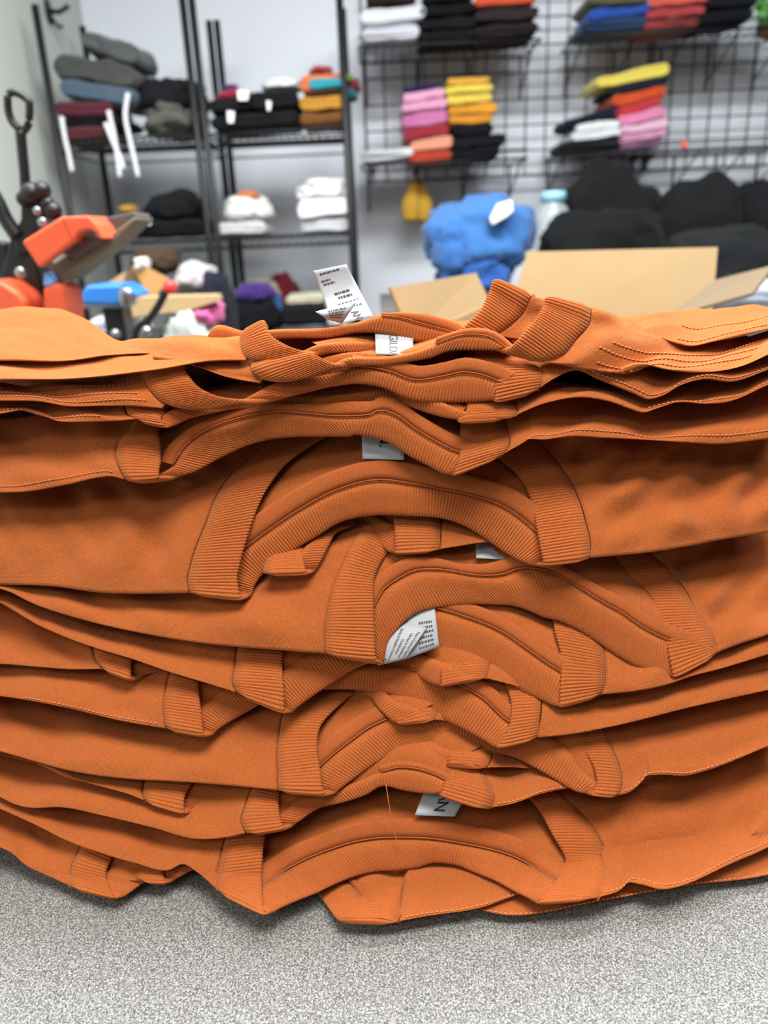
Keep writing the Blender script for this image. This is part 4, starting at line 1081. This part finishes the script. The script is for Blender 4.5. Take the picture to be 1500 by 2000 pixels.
pile('folded shirts on the lower grid shelf, small pile', 'shirt', [
    ('black folded shirt lowest beside the pale pink pile', 1100, 268, 1216, 297, (24, 24, 28), 3),
    ('white folded shirt lower of the two white ones', 1118, 250, 1212, 276, (226, 228, 232), 4),
    ('white folded shirt upper of the two white ones', 1126, 234, 1210, 257, (234, 236, 238), 4),
    ('dark navy folded shirt slanting over the white ones', 1106, 216, 1210, 242, (28, 34, 50), 12)])
pile('folded shirts on the lower grid shelf, yellow-topped pile', 'shirt', [
    ('dusky mauve folded shirt lowest under the pinks', 1212, 270, 1292, 293, (136, 92, 126), 4),
    ('rose-pink folded shirt above the dusky mauve one', 1210, 254, 1300, 278, (220, 150, 186), 5),
    ('palest pink folded shirt between two pinker ones', 1212, 236, 1304, 260, (236, 186, 212), 6),
    ('strong pink folded shirt below the red one', 1208, 212, 1298, 243, (234, 132, 176), 8),
    ('bright red folded shirt slanting above the strong pink one', 1202, 196, 1292, 222, (206, 52, 58), 14),
    ('orange folded shirt slanting under the black one', 1196, 172, 1300, 204, (216, 76, 30), 9),
    ('thin black folded shirt under the yellow one', 1190, 156, 1305, 178, (30, 32, 42), 9),
    ('yellow folded shirt drooping over the top of its pile', 1166, 132, 1306, 166, (228, 208, 80), 9)])

# small orange clip on the grid shelf, hanging bits, plant
tag(prism('shelf_clip', None, [(1334, 273), (1343, 274), (1343, 290), (1333, 289)], YS - .02, 0.012, plain('clip_orange', srgb(232, 100, 70), .5), .002), 'small orange clip on the wire grid shelf', 'clip')
m_leaf = plain('leaf_green', srgb(86, 150, 70), 0.6, 0, .25, 60)
pl = thing('potted_plant', at(1500, 46, 3.12), 'green trailing plant beside the black folded shirts', 'plant')
mp = at(1512, 46, 3.14)
V, Fc = ball((mp[0], mp[1], mp[2] - 0.01), 0.06, 10, (1, 1, .7)); mesh_obj('pot', V, Fc, plain('pot_brown', srgb(110, 78, 52), .7), pl)
for i in range(46):
    a = rng.uniform(2.0, 4.4); l = rng.uniform(.06, .14); b = rng.uniform(-.5, .9)
    c0 = np.array([mp[0] + rng.uniform(-.05, .03), mp[1] - .06 + rng.uniform(-.03, .05), mp[2] + .03 + rng.uniform(-.02, .08)])
    d = np.array([math.cos(a) * math.cos(b), -.3, math.sin(b) - .2]) * l
    sd = np.array([-d[2], 0, d[0]]) * .13
    mesh_obj('leaf', [c0, c0 + d * .4 + sd, c0 + d, c0 + d * .4 - sd, c0 + d * .5 + (0, -.006, .004)], [(0, 1, 4), (1, 2, 4), (2, 3, 4), (3, 0, 4)], m_leaf, pl)

# golden hanging pouches
hg = thing('hanging_pouch', at(815, 430, 3.2), 'golden yellow teardrop-shaped cloth pouches hanging below the pink pile', 'pouch')
m_gold = cmat((212, 160, 44))
for cx, w2, dy in ((803, 17, 0.0), (826, 17, .02)):
    rings = []
    for i in range(20):
        s = i / 19
        yy = 338 + 96 * s
        hw = max(.8, w2 * (math.sin(min(1, s ** 1.2 * 1.02) * math.pi * .72)) ** .9) if i < 19 else 5
        xx = 813 + (cx - 813) * min(1, s * 1.8)
        c = at(xx, yy, 3.2 + dy); r = hw / 1500 * 3.3
        rings.append([(c[0] + r * math.cos(q) * (1 + .08 * math.sin(3 * q)), c[1] + r * .6 * math.sin(q), c[2]) for q in np.linspace(0, 2 * math.pi, 16, endpoint=False)])
    Fc = grid_faces(20, 16, True); Fc.append(tuple(19 * 16 + k for k in range(16))); Fc.append(tuple(range(16))[::-1])
    mesh_obj('pouch', np.array(rings).reshape(-1, 3), Fc, m_gold, hg)
tube('cord', hg, [at(813, 318, 3.2), at(813, 330, 3.2), at(813, 342, 3.2)], .004, M_BLACKMETAL)

# blue jacket bundle with a white patch
bj = thing('blue_jacket', at(945, 560, 2.5), 'bright blue jacket bundled up with a white patch, behind the cardboard box', 'jacket')
crumpled('body', None, 842, 384, 1054, 530, 2.5, (62, 122, 196), .3, .34, seed=4.2, freq=1.8, parent=bj, peak=.12, pk=.3)
crumpled('sleeve', None, 846, 440, 930, 545, 2.48, (54, 110, 184), .2, .28, seed=2.5, freq=2.4, parent=bj)
crumpled('hem', None, 855, 500, 1010, 578, 2.5, (40, 92, 176), .24, .35, seed=9.5, freq=2.6, parent=bj)
prism('patch', bj, [(957, 428), (972, 398), (1000, 390), (1004, 412), (990, 424), (962, 440)], 2.485, .03, m_tag, .004)

# clear plastic jar
m_clear, N_, L_, b_ = new_mat('clear_plastic')
b_.inputs['Base Color'].default_value = srgb(222, 232, 236); b_.inputs['Roughness'].default_value = .12; b_.inputs['Alpha'].default_value = .38
jr = thing('plastic_jar', at(1078, 520, 2.75), 'clear plastic jar between the blue jacket and the black heap', 'jar')
c = at(1078, 470, 2.75)
rg = []
for zz, rr in ((-.16, .055), (-.15, .062), (.06, .062), (.1, .05), (.115, .038), (.13, .038)):
    rg.append([(c[0] + rr * math.cos(q), c[1] + rr * math.sin(q), c[2] + zz) for q in np.linspace(0, 2 * math.pi, 24, endpoint=False)])
Fc = grid_faces(6, 24, True); Fc.append(tuple(range(24))[::-1])
mesh_obj('jar_body', np.array(rg).reshape(-1, 3), Fc, m_clear, jr)
rg = [[(c[0] + rr * math.cos(q), c[1] + rr * math.sin(q), c[2] + zz) for q in np.linspace(0, 2 * math.pi, 24, endpoint=False)] for zz, rr in ((.122, .042), (.15, .042), (.155, .036))]
Fc = grid_faces(3, 24, True); Fc.append(tuple(range(24))[::-1]); Fc.append(tuple(48 + k for k in range(24)))
mesh_obj('lid', np.array(rg).reshape(-1, 3), Fc, plain('jar_lid_blue', srgb(150, 206, 222), .4), jr)

# heap of black clothes
G4 = 'black clothes heaped behind the cardboard box'
crumpled('hoodie', 'black hoodie peaking highest in the heap behind the box', 1112, 338, 1318, 520, 2.72, (22, 24, 25), .26, .28, 'hoodie', G4, 3.3, 1.8, None, .4, -.25)
crumpled('hoodie', 'black hoodie spread low beside the clear jar', 1086, 410, 1330, 570, 2.44, (20, 22, 23), .27, .28, 'hoodie', G4, 6.3)
crumpled('hoodie', 'black sweatshirt with squared shoulder on the heap', 1298, 346, 1470, 520, 2.72, (26, 27, 28), .26, .22, 'hoodie', G4, 1.7, 1.6, None, .22, .45)
crumpled('hoodie', 'black sweatshirt leaning at the far end of the heap', 1452, 352, 1620, 540, 2.72, (24, 25, 28), .3, .25, 'hoodie', G4, 8.6)
crumpled('hoodie', 'dark charcoal sweatshirt bulging low above the box flap', 1310, 448, 1560, 585, 2.40, (32, 34, 36), .3, .25, 'hoodie', G4, 5.1, 1.6)
folded('folded_cloth', 'pale blue-white cloth under the black heap by the box flap', 1390, 552, 1580, 600, 2.1, (196, 206, 226), None, 'cloth')
crumpled('lace_cloth', 'black scrap on the pale blue-white cloth', 1412, 536, 1476, 572, 2.06, (20, 20, 26), .12, .45, 'cloth', None, 2.9, 4)
# side table that carries the heap, the jacket and the jar
st = thing('side_table', (0.75, 2.65, 0), 'plain grey table against the back wall under the black heap', 'table')
zt = Z_at(585, 2.5, 1000)
box('table_top', 0.02, 1.75, 2.34, 3.0, zt - .03, zt, m_edge, st, .003)
for lx in (.06, 1.7):
    for ly in (2.42, 2.95): box('leg', lx - .02, lx + .02, ly - .02, ly + .02, 0, zt - .03, M_BLACKMETAL, st)

# ------------------------------------------------------------------ open cardboard box
cb = thing('cardboard_box', (at(1150, 640, 1.4)[0], 1.4, TZ), 'open tan cardboard box with raised flaps behind the orange stack', 'box')
def board(name, quad, mat, th=.004):
    P = np.array([at(x, y, Y) for x, y, Y in quad])
    n = np.cross(P[1] - P[0], P[3] - P[0]); n /= np.linalg.norm(n)
    V = np.concatenate([P + n * th / 2, P - n * th / 2])
    Fc = [(0, 1, 2, 3), (7, 6, 5, 4), (0, 4, 5, 1), (1, 5, 6, 2), (2, 6, 7, 3), (3, 7, 4, 0)]
    return mesh_obj(name, V, Fc, mat, cb, smooth=False)
board('flap', [(1030, 492, 1.42), (1401, 483, 1.42), (1390, 552, 1.46), (1306, 640, 1.40)][:2] + [(1388, 640, 1.40), (988, 640, 1.40)], M_CARD)
board('flap', [(760, 562, 1.10), (928, 533, 1.32), (956, 592, 1.34), (800, 660, 1.12)], M_CARD)
board('flap', [(1396, 549, 1.36), (1512, 520, 1.20), (1470, 575, 1.12), (1308, 620, 1.16)], M_CARD_SHADED)
cz = TZ
Pn = [at(800, 660, 1.12), at(956, 592, 1.34), at(1388, 640, 1.40), at(1330, 690, 1.12)]
for i in range(4):
    a, b2 = Pn[i], Pn[(i + 1) % 4]
    V = [a, b2, (b2[0], b2[1], cz + .002), (a[0], a[1], cz + .002)]
    nrm = np.cross(np.array(b2) - a, (0, 0, 1.0)); nrm /= np.linalg.norm(nrm)
    V = np.array(V, float); V = np.concatenate([V, V + nrm * .004])
    mesh_obj('side_panel', V, [(0, 1, 2, 3), (7, 6, 5, 4), (0, 4, 5, 1), (1, 5, 6, 2), (2, 6, 7, 3), (3, 7, 4, 0)], M_CARD, cb, smooth=False)

# ------------------------------------------------------------------ orange heat press
m_or = plain('press_orange', srgb(222, 92, 54), 0.4, 0, .03)
m_blk = plain('press_black', srgb(24, 24, 26), 0.4, .2)
m_chr = plain('chrome', srgb(150, 152, 156), 0.3, .9)
m_tan = plain('platen_tan', srgb(104, 96, 80), 0.6)
m_plat = plain('platen_dark', srgb(82, 74, 76), 0.5)
YP = 1.25
hp = thing('heat_press', (float(at(60, 600, YP)[0]), YP, TZ), 'heat press with orange hood and black loop handle beside the stack', 'heat press')
def ptube(name, par, pts, r, Y, mat):
    q = cat_rom(np.array(pts, float), 30)
    return tube(name, par, at(q[:, 0], q[:, 1], np.full(30, Y)), r, mat)
hd = [(40, 255), (24, 238), (15, 205), (15, 186), (22, 181), (48, 190), (57, 200), (57, 235), (46, 256), (40, 258)]
ptube('handle', hp, hd, .0055, YP, m_blk)
ptube('lever', hp, [(40, 256), (44, 300), (48, 340), (50, 400)], .0075, YP, m_blk)
for x, y, r in ((62, 378, .016), (82, 372, .013), (48, 388, .012), (104, 412, .013), (92, 398, .011)):
    V, Fc = ball(at(x, y, YP - .01), r, 10); mesh_obj('knob', V, Fc, m_blk, hp)
for x, y, r in ((72, 412, .006), (82, 434, .007), (40, 533, .009)):
    V, Fc = ball(at(x, y, YP - .03), r, 8, (1, .6, 1)); mesh_obj('bolt', V, Fc, m_chr, hp)
prism('linkage', hp, [(40, 380), (62, 372), (76, 400), (92, 405), (84, 430), (70, 450), (66, 490), (30, 500), (26, 450), (40, 430)], YP, .05, m_blk)
ptube('arm', hp, [(-40, 340), (-5, 395), (12, 430), (34, 462)], .011, YP, m_blk)
prism('column', hp, [(24, 440), (62, 440), (72, 520), (86, 570), (84, 930), (20, 930), (-8, 560), (12, 500)], YP + .01, .07, m_blk, .004)
prism('rear_bracket', hp, [(-30, 470), (10, 475), (26, 530), (20, 575), (-30, 560)], YP + .03, .05, m_blk)
# hood: wedge with an arched cut-out in its end
Ah = at(np.array([40., 62, 112, 175]), np.array([472., 525, 422, 420]), np.full(4, YP - .02))
hood_face = [(42, 472), (118, 424), (142, 472), (76, 524)]
prism('hood', hp, hood_face, YP - .05, .025, m_or, .004)
arch = [(118, 424), (172, 421), (190, 440), (206, 466), (196, 468)]
for k in range(9):
    q = math.pi * (0.12 + .8 * k / 8)
    arch.append((170 + 24 * math.cos(q), 472 - 24 * math.sin(q)))
arch += [(144, 476)]
prism('hood_end', hp, arch, YP - .05, .09, m_or, .003)
prism('hood_inside', hp, [(140, 474), (196, 462), (200, 472), (146, 506), (122, 496)], YP - .02, .02, m_plat, .001)
prism('platen', hp, [(92, 522), (128, 500), (146, 508), (200, 470), (262, 424), (268, 428), (214, 484), (118, 552)], YP - .01, .09, m_tan, .003)
prism('platen_plate', hp, [(180, 430), (262, 414), (270, 424), (214, 480), (206, 462)], YP + .02, .08, m_plat, .002)
prism('base_cover', hp, [(-30, 546), (4, 552), (34, 572), (48, 590), (52, 960), (-30, 960)], YP - .06, .08, m_or, .006)
prism('side_cover', hp, [(83, 562), (112, 552), (124, 568), (130, 600), (134, 950), (80, 950)], YP - .03, .08, m_or, .006)
prism('blue_cap', hp, [(84, 536), (92, 530), (104, 550), (102, 558), (84, 560)], YP - .03, .05, plain('cap_blue', srgb(110, 160, 226), .5), .003)
box('foot', float(at(-20, 600, YP)[0]), float(at(120, 600, YP)[0]), YP - .06, YP + .12, TZ, TZ + .05, m_blk, hp, .004)

# ------------------------------------------------------------------ blue cap press with red lever knob
m_blue = plain('press_blue', srgb(46, 122, 208), 0.4, 0, .03)
YC = 1.6
cp = thing('cap_press', (float(at(225, 640, YC)[0]), YC, TZ), 'cap press with blue curved hood and red ball lever', 'heat press')
prism('hood', cp, [(158, 594), (160, 570), (168, 558), (240, 556), (236, 572), (230, 596)], YC - .05, .1, m_blue, .006)
prism('hood_side', cp, [(238, 556), (252, 560), (272, 576), (268, 582), (250, 580), (234, 590)], YC - .02, .08, m_blue, .003)
V, Fc = ball(at(246, 582, YC - .06), .016, 12, (1, .4, 1.2)); mesh_obj('end_disc', V, Fc, m_chr, cp)
prism('under_plate', cp, [(158, 594), (246, 592), (244, 602), (162, 602)], YC - .04, .08, m_chr, .002)
prism('stem', cp, [(198, 600), (236, 602), (248, 660), (256, 842), (214, 842), (208, 660)], YC - .02, .07, m_blk, .004)
ptube('lever', cp, [(324, 568), (308, 600), (292, 622), (270, 640), (262, 668)], .0075, YC - .06, m_blk)
V, Fc = ball(at(332, 561, YC - .06), .0135, 14); mesh_obj('knob', V, Fc, plain('knob_red', srgb(226, 58, 52), .3), cp)
ptube('yoke', cp, [(266, 690), (262, 650), (278, 626), (298, 640), (306, 690)], .006, YC - .05, m_chr)
V, Fc = ball(at(287, 648, YC - .07), .012, 8); mesh_obj('bolt', V, Fc, m_chr, cp)
V, Fc = ball(at(226, 652, YC - .05), .010, 8); mesh_obj('bolt', V, Fc, m_chr, cp)
pb = at(235, 760, YC)
box('base', float(pb[0]) - .05, float(pb[0]) + .08, YC - .08, YC + .1, TZ, TZ + .03, m_blk, cp, .004)

# ------------------------------------------------------------------ clutter on the table between the presses and the shelves
YK = 2.0
zk = TZ
cl = thing('cardboard_carton', (float(at(290, 590, YK)[0]), YK, TZ), 'small open brown cardboard carton behind the red ball lever', 'box')
prism('front_panel', cl, [(240, 552), (258, 520), (318, 552), (322, 568), (300, 584), (244, 790), (240, 790)], YK, .004, M_CARD_SHADED, 0)
prism('flap', cl, [(258, 522), (268, 512), (330, 545), (302, 582), (290, 578)], YK - .01, .006, plain('cardboard_brown', srgb(190, 142, 88), .85), 0)
prism('side_panel', cl, [(205, 556), (244, 530), (246, 785), (205, 785)], YK + .02, .2, M_CARD, 0)
crumpled('paper_scrap', 'white tissue paper sticking out of the small carton', 258, 504, 286, 530, YK - .02, (216, 214, 210), .06, .4, 'paper', None, 3.6, 3)
crumpled('dark_sweater', 'dark brown sweater heaped above the small carton', 238, 486, 332, 540, YK + .2, (74, 56, 40), .2, .3, 'sweater', None, 7.9)
crumpled('sweatshirt', 'pale grey-pink sweatshirt lying behind the red ball lever', 326, 516, 402, 582, YK + .1, (200, 190, 192), .22, .3, 'sweatshirt', None, 1.1)
crumpled('sweater', 'navy sweater beside the pale grey-pink sweatshirt', 384, 540, 446, 766, YK + .02, (30, 32, 46), .2, .3, 'sweater', None, 4.7)
o = prism('cardboard_sheet', None, [(240, 612), (270, 580), (424, 576), (428, 588), (372, 606), (250, 622)], YK - .2, .05, M_CARD, .002)
tag(o, 'flat tan cardboard sheet lying behind the lever', 'cardboard')
crumpled('plastic_bag', 'pale grey-green plastic bag under the cardboard sheet', 296, 606, 424, 815, YK - .24, (196, 202, 196), .2, .25, 'bag', None, 2.3)
crumpled('pink_cloth', 'bright pink cloth beside the cardboard sheet', 356, 594, 426, 640, YK - .2, (228, 96, 160), .14, .3, 'cloth', None, 8.1)
folded('folded_cloth', 'pale lilac folded cloth beside the cap press stem', 176, 618, 214, 660, YK - .1, (206, 204, 224), None, 'cloth')
